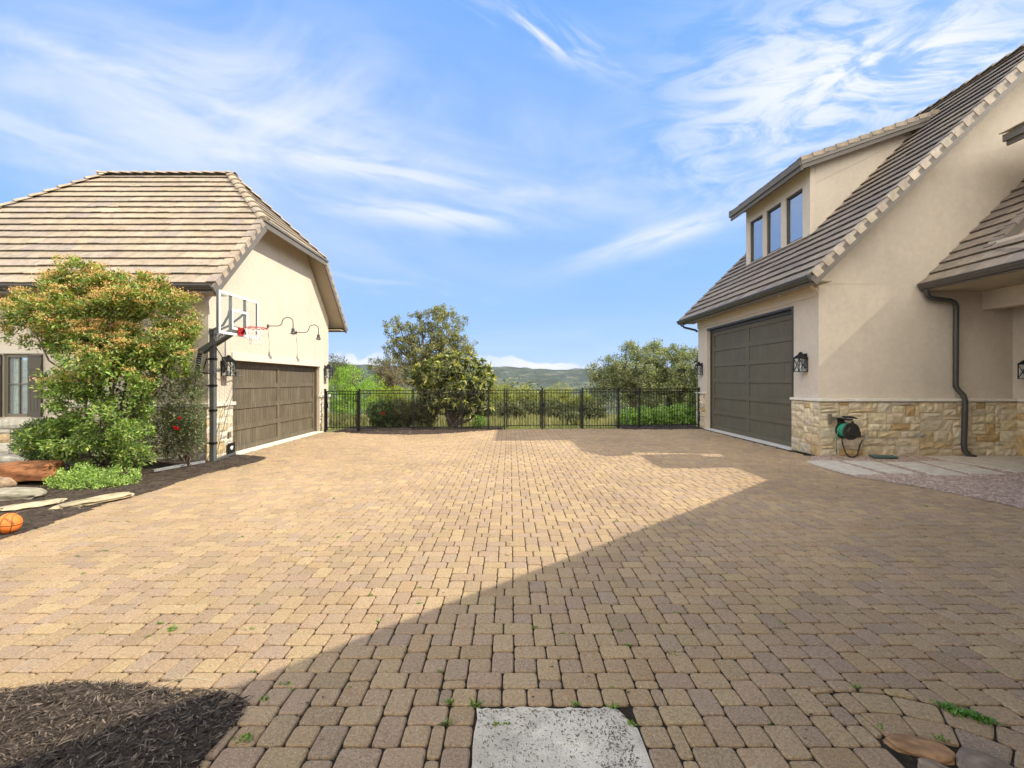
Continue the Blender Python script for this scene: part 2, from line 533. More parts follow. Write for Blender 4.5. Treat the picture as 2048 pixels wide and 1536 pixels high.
STONEPAL = [(.60, .49, .31), (.64, .53, .35), (.57, .455, .28), (.66, .56, .39), (.53, .40, .225), (.62, .51, .33), (.56, .47, .33), (.60, .50, .34), (.49, .34, .16), (.65, .56, .41)]
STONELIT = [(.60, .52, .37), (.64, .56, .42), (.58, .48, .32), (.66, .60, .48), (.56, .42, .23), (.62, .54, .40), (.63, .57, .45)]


def ashlar(mb, O, u, n, W, Hh, pal, cw=.105, ch=.088, dep=.035, big=(2, 5, 1, 3)):
    """Random ashlar veneer: chopped blocks with pillowed faces, mortar left between."""
    O, u, n = Vector(O), Vector(u).normalized(), Vector(n).normalized()
    z = Vector((0, 0, 1))
    nx, nz = max(1, round(W / cw)), max(1, round(Hh / ch))
    cw, ch = W / nx, Hh / nz
    occ = [[0] * nx for _ in range(nz)]
    for j in range(nz):
        for i in range(nx):
            if occ[j][i]: continue
            hh = R.choice([1, 2, 2, 2, 3, 3][: 6 if big[3] > 2 else 4])
            ww = R.randint(big[0], big[1]) if hh > 1 else R.randint(3, big[1] + 1)
            hh = min(hh, nz - j)
            k = 0
            while k < ww and i + k < nx and not occ[j][i + k]: k += 1
            ww = k
            if nx - (i + ww) == 1 and not occ[j][nx - 1]: ww += 1
            for b in range(hh):
                for a in range(ww): occ[min(j + b, nz - 1)][i + a] = 1
            g = .007
            x0, x1, z0, z1 = i * cw + g, (i + ww) * cw - g, j * ch + g, (j + hh) * ch - g
            c = pick(pal)
            base = dep * R.uniform(.65, 1.25)
            nu, nv = 5, 4
            V = []
            for b in range(nv):
                for a in range(nu):
                    fa, fb = a / (nu - 1), b / (nv - 1)
                    edge = a in (0, nu - 1) or b in (0, nv - 1)
                    hgt = base * .55 + R.uniform(-.003, .003) if edge else base + R.uniform(-.011, .013)
                    jx = R.uniform(-.004, .004) if edge else R.uniform(-.012, .012)
                    V.append(O + u * (x0 + (x1 - x0) * fa + jx) + z * (z0 + (z1 - z0) * fb + R.uniform(-.004, .004)) + n * hgt)
            fs = [(b * nu + a, b * nu + a + 1, (b + 1) * nu + a + 1, (b + 1) * nu + a) for b in range(nv - 1) for a in range(nu - 1)]
            ring = [a for a in range(nu)] + [b * nu + nu - 1 for b in range(1, nv)] + [(nv - 1) * nu + a for a in range(nu - 2, -1, -1)] + [b * nu for b in range(nv - 2, 0, -1)]
            m = len(V)
            V += [V[r] - n * (V[r] - O).dot(n) for r in ring]
            fs += [(ring[r], ring[(r + 1) % len(ring)], m + (r + 1) % len(ring), m + r) for r in range(len(ring))]
            mb.add(V, fs, c)


def garage_door(parent, xf, sgn, y0, y1, z0, z1, ncol, nrow, mat, stile=.14, rail=.14, plank=.105):
    """Panelled plank door facing sgn along X; xf is the face of its frame."""
    fr = MB()
    T = .05
    xa, xb = sorted((xf, xf - sgn * T))
    back = sorted((xf - sgn * T, xf - sgn * (T + .03)))
    fr.box(back[0], y0, z0, back[1], y1, z1)
    pw = (y1 - y0 - stile * (ncol + 1)) / ncol
    ph = (z1 - z0 - rail * (nrow + 1)) / nrow
    for c in range(ncol + 1):
        a = y0 + c * (pw + stile)
        fr.box(xa, a, z0, xb, a + stile, z1)
    for c in range(ncol):
        a = y0 + stile + c * (pw + stile)
        for r in range(nrow + 1):
            b = z0 + r * (ph + rail)
            fr.box(xa + (.003 if sgn < 0 else 0), a, b, xb - (.003 if sgn > 0 else 0), a + pw, b + rail)
    door = fr.build('garage_door', mat, parent)
    for r in range(nrow):
        for c in range(ncol):
            a = y0 + stile + c * (pw + stile); b = z0 + rail + r * (ph + rail)
            pn = MB(); n = max(1, round(pw / plank)); q = pw / n
            for i in range(n):
                px = sorted((xf - sgn * (.028 + R.uniform(0, .002)), xf - sgn * T))
                pn.box(px[0], a + i * q + .003, b, px[1], a + (i + 1) * q - .003, b + ph)
            pn.build('door_panel', mat, door)
    return door


# ------------------------------------------------------------------ left building
gl = thing('garage_building', 'cream stucco garage with clipped gable tan tile roof and wide two column door', 'garage', (-11.0, 13.97, 0))
XL, YA, YB = -6.96, 10.5, 17.44
DY0, DY1, DZ = 11.41, 16.62, 2.38
mb = MB()
t = .22
# gable wall round the door opening, then the front wall round the window
mb.prism([(XL, YA, 0), (XL, DY0, 0), (XL, DY0, DZ), (XL, YA, DZ)], (-t, 0, 0))
mb.prism([(XL, DY1, 0), (XL, YB, 0), (XL, YB, DZ), (XL, DY1, DZ)], (-t, 0, 0))
mb.prism([(XL, YA, DZ), (XL, YB, DZ), (XL, YB, 4.2), (XL, 15.46, 6.28), (XL, 12.46, 6.28), (XL, YA, 4.2)], (-t, 0, 0))
WX0, WX1, WZ0, WZ1 = -11.69, -11.09, 1.02, 2.47
for (a, b, c, d) in ((-16.0, WX0, 0, 3.86), (WX1, XL - t, 0, 3.86), (WX0, WX1, 0, WZ0), (WX0, WX1, WZ1, 3.86)):
    mb.box(a, YA, c, b, YA + t, d)
mb.box(-16.0, YB - t, 0, XL - t, YB, 3.86)
wl = mb.build('wall', M['stucco'], gl)
pieces('control_joint', M['mortar'], wl, lambda m: m.box(XL, 11.33, 2.60, XL + .002, 11.342, 4.85), lambda m: m.box(-11.9, YA - .002, 2.65, -11.888, YA, 3.7))   # scored in the stucco

mb = MB()
TH = 4.0; PIT = 1.05
ex, er = -6.46, -8.57
sl = math.hypot(1, PIT); Lf = 3.97 * sl; Lj = 2.0 * sl
limf = lambda s: (-16.4 + 4.0 * min(s / Lf, 1), ex if s < Lj else ex + (er - ex) * min((s - Lj) / (Lf - Lj), 1))
tile_plane(mb, (0, 10.0, TH), (1, 0, 0), (0, 1, PIT), Lf, limf, .325, TAN, t=.042)
tile_plane(mb, (0, 17.94, TH), (1, 0, 0), (0, -1, PIT), Lf, limf, .325, TAN, t=.042)
Ljh = math.hypot(2.11, 2.07)
tile_plane(mb, (ex, 0, 6.1), (0, 1, 0), (-2.11, 0, 2.07), Ljh, lambda s: (12.0 + 1.97 * s / Ljh, 15.94 - 1.97 * s / Ljh), .325, TAN)
Lh = math.hypot(4.0, 4.17)
tile_plane(mb, (-16.4, 0, TH), (0, 1, 0), (4.0, 0, 4.17), Lh, lambda s: (10 + 3.97 * s / Lh, 17.94 - 3.97 * s / Lh), .325, TAN)
nf = Vector((0, -PIT, 1)).normalized(); nb = Vector((0, PIT, 1)).normalized()
rake_tiles(mb, (ex, 10.0, TH), (0, 1, PIT), nf, (1, 0, 0), Lj + .1, .325, TAN)
rake_tiles(mb, (ex, 17.94, TH), (0, -1, PIT), nb, (1, 0, 0), Lj + .1, .325, TAN)
roof = mb.build('roof', M['tile'], gl)
mb = MB()
cap_tiles(mb, (ex - .02, 12.02, 6.12), (er, 13.97, 8.2), TAN); cap_tiles(mb, (ex - .02, 15.92, 6.12), (er, 13.97, 8.2), TAN)
cap_tiles(mb, (-16.4, 10.0, TH), (-12.4, 13.97, 8.2), TAN); cap_tiles(mb, (-16.4, 17.94, TH), (-12.4, 13.97, 8.2), TAN)
cap_tiles(mb, (-12.6, 13.97, 8.2), (er + .15, 13.97, 8.2), TAN)
mb.build('ridge_cap', M['tile'], roof)
mb = MB()
A, B, C, D, E = (ex, 10, TH), (ex, 12, 6.1), (er, 13.97, 8.17), (-12.4, 13.97, 8.17), (-16.4, 10, TH)
A2, B2, E2 = (ex, 17.94, TH), (ex, 15.94, 6.1), (-16.4, 17.94, TH)
for pts, n in (((A, B, C, D, E), nf), ((A2, B2, C, D, E2), nb), ((B, B2, C), Vector((.70, 0, .71))), ((E, E2, D), Vector((-.72, 0, .69)))):
    mb.prism([Vector(p) - n * .012 for p in pts], -n * .10)
mb.box(-16.2, 10.03, 3.80, ex - .06, YA, 3.83); mb.box(-16.2, YB, 3.80, ex - .06, 17.9, 3.83)
mb.build('soffit', M['soffit'], gl)
mb = MB()
def board(p, q, out, hh=.22, th=.05, dz=-.09):
    mb.beam(Vector(p) + Vector((0, 0, dz)) + Vector(out) * .0, Vector(q) + Vector((0, 0, dz)), th, hh)
board((ex, 9.93, TH - .10), (ex, 11.98, 6.0), (1, 0, 0)); board((ex, 18.0, TH - .10), (ex, 15.96, 6.0), (1, 0, 0))
board((ex, 11.9, 6.08), (ex, 16.04, 6.08), (1, 0, 0), .16, .05, -.11)
board((ex + .03, 11.86, 6.12), (ex + .03, 16.08, 6.12), (1, 0, 0), .06, .05, -.05)
board((-16.4, 9.98, TH - .0), (ex - .03, 9.98, TH - .0), (0, -1, 0), .20, .04, -.12); board((-16.4, 17.96, TH), (ex - .03, 17.96, TH), (0, 1, 0), .2, .04, -.12)
mb.build('fascia', M['fascia'], gl)


def gutter(mb, p, q, out, s=1.0):
    """Ogee eaves gutter from p to q, its back against the fascia."""
    p, q, out = Vector(p), Vector(q), Vector(out)
    z = Vector((0, 0, 1))
    prof = [(0, 0), (.115, 0), (.118, -.02), (.105, -.03), (.10, -.055), (.075, -.085), (.06, -.115), (0, -.118)]
    inner = [(.008, -.01), (.1, -.012)]
    mb.prism([p + out * a * s + z * b * s for a, b in prof], q - p)


mb = MB()
gutter(mb, (-16.4, 9.958, 3.955), (ex - .04, 9.958, 3.955), (0, -1, 0))
mb.build('gutter', M['gutter'], gl)
mb = MB()                                            # curved plaster bracket where the eave meets the gable corner
mb.prism([(XL + .002, 10.5, 3.35)] + [(XL + .002, 10.5 - .45 * (1 - math.cos(a)), 3.35 + .45 * math.sin(a)) for a in [i * math.pi / 16 for i in range(1, 9)]] + [(XL + .002, 10.5, 3.80)], (-.25, 0, 0))
mb.box(-16.0, YA - .03, 3.32, XL - .25, YA, 3.36)
mb.build('eave_bracket', M['stucco'], gl)

# chopped stone base, caps, lintel, threshold
pieces('stone_base', M['stone'], gl, lambda m: ashlar(m, (XL, 10.42, .02), (0, 1, 0), (1, 0, 0), .985, 1.22, STONELIT),
       lambda m: ashlar(m, (XL, 16.63, .02), (0, 1, 0), (1, 0, 0), .83, 1.22, STONELIT),
       lambda m: ashlar(m, (-10.70, YA, .02), (1, 0, 0), (0, -1, 0), 3.74, 1.22, STONELIT),
       lambda m: ashlar(m, (-16.0, YA, .12), (1, 0, 0), (0, -1, 0), 5.28, .62, STONELIT, cw=.13, ch=.10, dep=.06))
mb = MB()
ashlar(mb, (-16.0, YA - .02, .76), (1, 0, 0), (0, -1, 0), 5.28, .24, [(.52, .48, .40), (.57, .52, .43)], cw=.12, ch=.24, dep=.06, big=(4, 7, 1, 1))
mb.build('rock_sill', M['stone'], gl)
pieces('stone_cap', M['cap'], gl, lambda m: m.box(XL - .05, 10.40, 1.25, XL + .075, 11.45, 1.335), lambda m: m.box(XL - .05, 16.59, 1.25, XL + .075, 17.5, 1.335),
       lambda m: m.box(-10.74, 10.415, 1.25, XL - .05, 10.52, 1.335), bevel=.006)
mb = MB(); mb.box(XL, 11.37, 2.37, XL + .035, 16.68, 2.575)
mb.build('lintel', M['stucco_trim'], gl, bevel=.008)
mb = MB(); mb.box(-12.2, YA - .03, WZ1 + .01, -10.7, YA, WZ1 + .18)
mb.build('window_lintel', M['stucco_trim'], gl, bevel=.006)
mb = MB(); mb.box(XL - .3, DY0 - .02, -.05, XL + .16, DY1 + .02, .014)
mb.build('threshold', M['threshold'], gl)
garage_door(gl, XL - .17, 1, DY0 + .05, DY1 - .05, .016, DZ - .04, 2, 4, M['doorL'], .13, .135)
mb = MB()
for (a, b, c, d) in ((DY0, DY0 + .05, .015, DZ - .002), (DY1 - .05, DY1, .015, DZ - .002), (DY0 + .05, DY1 - .05, DZ - .04, DZ - .002)):
    mb.box(XL - .2, a, c, XL - .09, b, d)
mb.build('door_frame', M['doorL'], gl)
mb = MB(); mb.box(XL - .32, DY0 - .1, 0, XL - .26, DY1 + .1, DZ + .1); mb.build('backing', M['dark'], gl)
# window with shutters
mb = MB()
fw = .075
for (a, b, c, d) in ((WX0, WX0 + fw, WZ0, WZ1), (WX1 - fw, WX1, WZ0, WZ1), (WX0 + fw, WX1 - fw, WZ0, WZ0 + fw), (WX0 + fw, WX1 - fw, WZ1 - fw, WZ1)):
    mb.box(a, YA + .03, c, b, YA + .10, d)
xm = (WX0 + WX1) / 2 + .02
mb.box(xm - .014, YA + .04, WZ0 + fw, xm + .014, YA + .09, WZ1 - fw)
zm = WZ0 + .76
mb.box(WX0 + fw, YA + .043, zm - .014, xm - .014, YA + .087, zm + .014); mb.box(xm + .014, YA + .043, zm - .014, WX1 - fw, YA + .087, zm + .014)
wi = mb.build('window', M['frame'], gl)
mb = MB(); mb.quad((WX0 + fw, YA + .07, WZ0 + fw), (WX1 - fw, YA + .07, WZ0 + fw), (WX1 - fw, YA + .07, WZ1 - fw), (WX0 + fw, YA + .07, WZ1 - fw)); mb.build('pane', M['winglass'], wi)
mb = MB()
for i in range(5):
    mb.tube([(WX0 + .09 + i * .035, YA + .17 + .012 * (i % 2), WZ0 + .03), (WX0 + .09 + i * .035, YA + .17 + .012 * (i % 2), WZ1 - .03)], .022, 8)
mb.build('curtain', M['curtain'], wi)
mb = MB(); mb.box(WX0 - .4, YA + .9, .6, WX1 + .5, YA + .95, 2.8); mb.build('room', M['dark'], wi)
for (a, b) in ((-12.02, WX0 - .012), (WX1 + .012, -10.77)):
    mb = MB()
    mb.box(a, YA - .045, WZ0 + .01, b, YA - .012, WZ1 - .01)
    for (c, d) in ((WZ0 + .01, WZ0 + .14), (2.13, 2.22), (WZ1 - .06, WZ1 - .01)):
        mb.box(a + .002, YA - .06, c + .002, b - .002, YA - .045, d - .002)
    n = 4; q = (b - a) / n
    for i in range(n): mb.box(a + i * q + .004, YA - .053, WZ0 + .14, a + (i + 1) * q - .004, YA - .045, 2.13)
    mb.build('shutter', M['shutter'], gl)

# ------------------------------------------------------------------ right building
hr = thing('house_wing', 'cream stucco house wing with tall dark door, dormer and limestone base', 'house', (12.5, 14.9, 0))
XR, YF, YK = 7.65, 11.28, 18.5
RY0, RY1, RZ = 12.28, 17.67, 3.84
EX, EZ, RX = 7.15, 4.38, 13.0
zr = lambda x: EZ + (x - EX)
mb = MB(); t = .25
mb.box(XR, YF + t, 0, XR + t, RY0, RZ); mb.box(XR, RY1, 0, XR + t, YK, RZ); mb.box(XR, YF + t, RZ, XR + t, YK, 4.62)
mb.prism([(XR, YF, 0), (18.2, YF, 0), (18.2, YF, 4.6), (RX, YF, zr(RX) - .18), (XR, YF, zr(XR) - .18)], (0, t, 0))
mb.prism([(XR + t, YK, 0), (18.2, YK, 0), (18.2, YK, 4.6), (RX, YK, zr(RX) - .18), (XR + t, YK, zr(XR + t) - .18)], (0, -t, 0))
mb.box(12.46, 6.2, 0, 12.7, YF, 4.1)
wl = mb.build('wall', M['stucco'], hr)
mb = MB(); mb.box(XR + .01, YF - .003, 4.262, 10.35, YF, 4.276)
mb.build('control_joint', M['mortar'], wl)
mb = MB()                                            # plain band and curved bracket under the eave
mb.box(XR - .035, YF + .02, 3.97, XR, YK, 4.3)
mb.prism([(XR - .002, YF + .004, 3.93)] + [(XR - .4 * (1 - math.cos(a)), YF + .004, 3.93 + .36 * math.sin(a)) for a in [i * math.pi / 16 for i in range(1, 9)]] + [(XR - .002, YF + .004, 4.29)], (0, .12, 0))
mb.build('eave_band', M['stucco_trim'], hr)
pieces('stone_base', M['stone'], hr, lambda m: ashlar(m, (XR - .03, YF - .10, .0), (1, 0, 0), (0, -1, 0), 4.86, 1.34, STONEPAL, cw=.115, ch=.092),
       lambda m: ashlar(m, (XR - .05, YF - .115, .0), (0, 1, 0), (-1, 0, 0), 1.10, 1.34, STONEPAL, cw=.115, ch=.092),
       lambda m: ashlar(m, (XR - .05, RY1 + .01, .0), (0, 1, 0), (-1, 0, 0), .86, 1.34, STONEPAL),
       lambda m: ashlar(m, (12.46, 6.2, .0), (0, 1, 0), (-1, 0, 0), 5.0, 1.34, STONEPAL))
pieces('mortar_bed', M['mortar'], hr, lambda m: m.box(XR - .03, YF - .10, 0, 12.44, YF - .001, 1.34), lambda m: m.box(XR - .05, YF - .105, 0, XR - .031, RY0 - .01, 1.34), lambda m: m.box(XR - .05, RY1 + .01, 0, XR - .001, YK, 1.34))
def ledge(m):
    m.box(XR - .12, YF - .18, 1.35, 12.38, YF, 1.415); m.box(XR - .12, YF, 1.35, XR, RY0 - .02, 1.415); m.box(12.38, 6.2, 1.35, 12.46, YF, 1.415)
pieces('stone_ledge', M['cap'], hr, ledge, lambda m: m.box(XR - .12, RY1 + .02, 1.35, XR, YK + .05, 1.415), bevel=.008)
mb = MB(); mb.box(XR - .12, RY0 - .03, -.05, XR + .3, RY1 + .03, .016); mb.build('threshold', M['threshold'], hr)
garage_door(hr, XR + .17, -1, RY0 + .06, RY1 - .06, .018, RZ - .12, 2, 6, M['doorR'], .17, .15, .125)
mb = MB()
for (a, b, c, d) in ((RY0, RY0 + .06, .017, RZ - .003), (RY1 - .06, RY1, .017, RZ - .003), (RY0 + .06, RY1 - .06, RZ - .12, RZ - .003)):
    mb.box(XR + .12, a, c, XR + .22, b, d)
mb.box(XR - .03, RY0 - .005, 1.43, XR + .08, RY0 + .045, RZ + .03); mb.box(XR - .03, RY0 + .045, RZ - .03, XR + .08, RY1, RZ + .03)
mb.build('door_frame', M['darkmetal'], hr)
mb = MB(); mb.box(XR + .27, RY0 - .1, 0, XR + .32, RY1 + .1, RZ + .05); mb.build('backing', M['dark'], hr)

# main roof
Y0, Y1 = 10.71, 19.07
mb = MB()
Lr = (RX - EX) * math.sqrt(2)
# dormer footprint carries no tiles
DXf, DYa, DYb = 8.87, 13.45, 17.10
def dskip(x0, x1, s):
    xx = EX + s / math.sqrt(2)
    return x0 > DYa + .05 and x1 < DYb - .05 and DXf + .25 < xx < 12.0
tile_plane(mb, (EX - .04, 0, EZ - .04), (0, 1, 0), (1, 0, 1), Lr, lambda s: (Y0, Y1), .357, TAN_SHADE, t=.048, skip=dskip)
tile_plane(mb, (2 * RX - EX, 0, EZ), (0, 1, 0), (-1, 0, 1), Lr, lambda s: (Y0, Y1), .357, TAN_SHADE)
nr = Vector((-1, 0, 1)).normalized()
rake_tiles(mb, (EX, Y0, EZ), (1, 0, 1), nr, (0, -1, 0), Lr, .357, [(.44, .37, .29), (.40, .335, .265), (.47, .40, .31)], drop=.19)  # edge tiles lightened, the grazing sun put into their colour
rake_tiles(mb, (EX, Y1, EZ), (1, 0, 1), nr, (0, 1, 0), Lr, .357, TAN_SHADE, drop=.165)
roof = mb.build('roof', M['tile'], hr)
mb = MB(); cap_tiles(mb, (RX, Y0, zr(RX) + .03), (RX, Y1, zr(RX) + .03), TAN_SHADE); mb.build('ridge_cap', M['tile'], roof)
mb = MB()
P = [(EX, Y0, EZ), (RX, Y0, zr(RX)), (RX, Y1, zr(RX)), (EX, Y1, EZ)]
mb.prism([Vector(p) - nr * .012 for p in P], -nr * .11)
nr2 = Vector((1, 0, 1)).normalized()
P = [(2 * RX - EX, Y0, EZ), (RX, Y0, zr(RX)), (RX, Y1, zr(RX)), (2 * RX - EX, Y1, EZ)]
mb.prism([Vector(p) - nr2 * .012 for p in P], -nr2 * .11)
mb.box(EX + .05, Y0 + .1, 4.215, XR, Y1 - .1, 4.24)
mb.build('soffit', M['soffit'], hr)
mb = MB()
mb.beam((EX - .02, Y0 + .0, EZ - .19), (RX, Y0 + .0, zr(RX) - .17), .05, .21)
mb.beam((EX - .02, Y1, EZ - .19), (RX, Y1, zr(RX) - .17), .05, .21)
mb.beam((EX, Y0 + .03, EZ - .13), (EX, Y1 - .03, EZ - .13), .05, .2)
mb.build('fascia', M['fascia'], hr)
mb = MB(); gutter(mb, (EX - .028, Y0 - .02, EZ - .03), (EX - .028, Y1 + .02, EZ - .03), (-1, 0, 0), 1.25)
mb.build('gutter', M['gutter'], hr)
mb = MB(); mb.tube([(EX - .05, 18.72, 4.24), (EX - .05, 18.72, 4.12), (EX + .02, 18.72, 4.05), (XR - .06, 18.62, 3.93), (XR + .02, 18.6, 3.86)], .045, 8)
mb.build('gutter_outlet', M['gutter'], hr, smooth=True)

# dormer: shed roof, stucco cheeks, three windows
sh = lambda x: 8.26 + .35 * (x - 8.42)
XE, YEa, YEb, XT = 8.42, 13.14, 17.41, 12.43
wins = [(13.80, 14.66), (14.90, 15.77), (15.98, 16.85)]
W0, W1 = 6.20, 7.72
mb = MB()
mb.prism([(DXf + .12, DYa, 5.9), (DXf + .12, DYa, sh(DXf + .12) - .19), (12.3, DYa, sh(12.3) - .19)], (0, DYb - DYa, 0))
ys = [DYa] + [q for w_ in wins for q in w_] + [DYb]
for i in range(0, len(ys), 2): mb.box(DXf, ys[i], W0, DXf + .12, ys[i + 1], W1)
mb.box(DXf, DYa, 5.9, DXf + .12, DYb, W0); mb.box(DXf, DYa, W1, DXf + .12, DYb, sh(DXf) - .19)
mb.box(DXf - .012, DYa - .012, 5.95, DXf + .16, DYa, 7.98)
mb.prism([(DXf + .16, DYa - .012, 7.70), (DXf + .16, DYa - .012, sh(DXf + .16) - .2), (12.2, DYa - .012, sh(12.2) - .2), (11.6, DYa - .012, sh(11.6) - .42)], (0, .012, 0))
dorm = mb.build('dormer', M['stucco'], hr)
mb = MB()
u1 = Vector((1, 0, .35)).normalized(); Ls = (XT - XE) * math.hypot(1, .35)
tile_plane(mb, (XE, 0, 8.26), (0, 1, 0), u1, Ls, lambda s: (YEa, YEb), .36, TAN_SHADE)
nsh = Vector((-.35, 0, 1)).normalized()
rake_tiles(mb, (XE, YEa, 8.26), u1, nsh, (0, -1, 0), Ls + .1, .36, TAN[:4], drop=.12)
rake_tiles(mb, (XE, YEb, 8.26), u1, nsh, (0, 1, 0), Ls, .36, TAN_SHADE, drop=.12)
mb.build('roof_covering', M['tile'], dorm)
mb = MB()
mb.prism([Vector(p) - nsh * .01 for p in ((XE + .02, YEa + .02, 8.26), (XT, YEa + .02, sh(XT)), (XT, YEb - .02, sh(XT)), (XE + .02, YEb - .02, 8.26))], -nsh * .09)
mb.build('soffit', M['soffit'], dorm)
mb = MB()
mb.beam((XE - .02, YEa + .005, 8.165), (XT - .05, YEa + .005, sh(XT - .05) - .10), .05, .13); mb.beam((XE + .03, YEa + .03, 8.05), (XT - .3, YEa + .03, sh(XT - .3) - .22), .04, .12)
mb.beam((XE - .02, YEa, 8.17), (XE - .02, YEb, 8.17), .06, .17); mb.beam((XE + .03, YEa + .02, 8.03), (XE + .03, YEb - .02, 8.03), .05, .15)
mb.beam((XE - .02, YEb, 8.165), (XT, YEb, sh(XT) - .10), .05, .13)
mb.build('fascia', M['fascia'], dorm)
mb = MB(); mb.box(DXf - .10, DYa - .03, 5.93, DXf - .002, DYb + .03, 6.075)
mb.build('flashing', M['fascia'], dorm)
for (a, b) in wins:
    mb = MB(); f = .05
    for (c, d, e, g) in ((a, a + f, W0, W1), (b - f, b, W0, W1), (a + f, b - f, W0, W0 + f), (a + f, b - f, W1 - f, W1)):
        mb.box(DXf + .045, c, e, DXf + .11, d, g)
    wi = mb.build('window', M['darkmetal'], hr)
    mb = MB(); mb.quad((DXf + .085, a + f, W0 + f), (DXf + .085, b - f, W0 + f), (DXf + .085, b - f, W1 - f), (DXf + .085, a + f, W1 - f))
    mb.build('pane', M['skyglass'], wi)

# lower entrance roof butting against the gable wall
AX, AZ = 10.2, 4.27
za = lambda x: AZ + (x - AX)
mb = MB()
tile_plane(mb, (AX - .04, 0, AZ - .04), (0, 1, 0), (1, 0, 1), 5.4, lambda s: (10.12 if s > .72 else 8.36, YF - .005), .357, TAN_SHADE, t=.045)
rake_tiles(mb, (AX + .56, 10.12, AZ + .56), (1, 0, 1), nr, (0, -1, 0), 4.6, .357, TAN_SHADE)
# wing beyond the frame: its eave runs on past the camera at an angle and shades the paving
e1, e2 = Vector((9.95, 8.36, 4.30)), Vector((-2.4, -2.55, 4.30))
ue = (e2 - e1).normalized(); le = (e2 - e1).length
inn = Vector((.662, -.749, 0)).normalized(); ve = (inn + Vector((0, 0, .75))).normalized()
tile_plane(mb, e1, ue, ve, 6.2, lambda s: (0, le), .357, TAN_SHADE)
ridge_v = ve * 6.2
tile_plane(mb, e1 + inn * 9.92, ue, (-inn + Vector((0, 0, .75))).normalized(), 6.2, lambda s: (0, le), .357, TAN_SHADE)
ar = mb.build('entrance_roof', M['tile'], hr)
mb = MB()
P = [(AX, 10.14, AZ), (14.0, 10.14, za(14)), (14.0, YF, za(14)), (AX, YF, AZ)]
mb.prism([Vector(p) - nr * .012 for p in P], -nr * .1)
P = [(AX, 8.36, AZ), (10.72, 8.36, za(10.72)), (10.72, 10.14, za(10.72)), (AX, 10.14, AZ)]
mb.prism([Vector(p) - nr * .012 for p in P], -nr * .1)
mb.box(AX + .05, 8.4, 4.06, 12.46, YF - .01, 4.09)
mb.prism([(AX, 8.39, 4.06), (9.98, 8.39, 4.06), (11.6, 6.2, 4.06), (14, 4.0, 4.06), (14, 8.39, 4.06)], (0, 0, .04))  # second prism: unseen ceiling added to keep stray sun off the paving
nw = ve.cross(ue).normalized()
if nw.z < 0: nw = -nw
mb.prism([e1 - nw * .012, e2 - nw * .012, e2 + ve * 6.2 - nw * .012, e1 + ve * 6.2 - nw * .012], -nw * .11)
mb.build('soffit', M['soffit'], ar)
mb = MB()
mb.prism([(10.95, 10.26, 4.7), (14.0, 10.26, 4.7), (14.0, 10.26, 7.8), (10.95, 10.26, 4.9)], (0, .15, 0))
mb.box(10.78, 8.4, 4.72, 11.6, 10.26, 4.96)
mb.box(11.66, 8.95, 4.9, 14.0, 10.26, 7.42)
q1, q2 = e1 + inn * 1.5 - Vector((0, 0, 4.3)), e2 + inn * 1.5 - Vector((0, 0, 4.3)); z_ = Vector((0, 0, 1))
mb.prism([q1, q1 + z_ * 5.2, q1 + inn * 3.4 + z_ * 7.7, q1 + inn * 7 + z_ * 5.2, q1 + inn * 7], q2 - q1)
mb.box(12.72, 2.6, 0, 13.2, 8.95, 7.4)  # unseen block added behind the porch wall to stop low sun
mb.build('upper_wall', M['stucco'], hr)
mb = MB()
mb.beam((AX, 8.36, AZ - .12), (AX, YF - .01, AZ - .12), .04, .18)
mb.beam((AX + .56, 10.10, AZ + .45), (14.0, 10.10, za(14) - .12), .04, .16)
mb.box(11.36, 8.75, 7.36, 11.42, 10.50, 7.52); mb.box(11.42, 8.78, 7.26, 11.47, 10.47, 7.40)
mb.beam(e1 - nw * .06, e2 - nw * .06, .05, .2)
mb.build('fascia', M['fascia'], hr)
mb = MB(); tile_plane(mb, (11.34, 0, 7.53), (0, 1, 0), (1, 0, .35), 2.6, lambda s: (8.72, 10.53), .36, TAN); mb.build('upper_roof', M['tile'], hr)
mb = MB(); gutter(mb, (AX - .022, 8.36, AZ - .03), (AX - .022, YF - .05, AZ - .03), (-1, 0, 0), 1.2); mb.build('gutter', M['gutter'], hr)
mb = MB(); mb.box(10.70, 8.36, 4.80, 10.775, 10.1, 4.83); mb.build('flashing', M['cap'], ar)
mb = MB(); mb.box(11.70, 6.3, 3.61, 11.98, YF - .003, 4.06); mb.build('porch_beam', M['stucco'], hr)
mb = MB()                                            # downspout
yd = YF - .13
mb.tube([(10.19, yd - .02, 4.16), (10.19, yd - .02, 4.02), (10.23, yd, 3.93), (10.32, yd, 3.88), (10.78, yd, 3.82), (10.88, yd, 3.78), (10.93, yd, 3.68), (10.93, yd, 3.5),
         (10.92, yd, 1.86), (10.92, yd, 1.72), (10.96, yd - .03, 1.62), (11.03, yd - .08, 1.50), (11.05, yd - .1, 1.38), (11.05, yd - .1, 1.2), (11.02, yd - .1, .30), (11.03, yd - .11, .16), (11.10, yd - .16, .05), (11.18, yd - .22, .01)], .058, 12)
mb.build('downspout', M['darkmetal'], hr, smooth=True)
for y_ in (12.6, 14.9, 17.3): pieces('soffit_light', M['white'], hr, lambda m: m.lathe((XR - .2, y_, 4.2), [(.0, 0), (.025, -.005), (.03, .012)], 10))
for y_ in (12.8, 14.3): pieces('soffit_light', M['white'], gl, lambda m: m.lathe((ex - .1, y_, 5.93), [(0, 0), (.025, .01), (.025, .06)], 10))
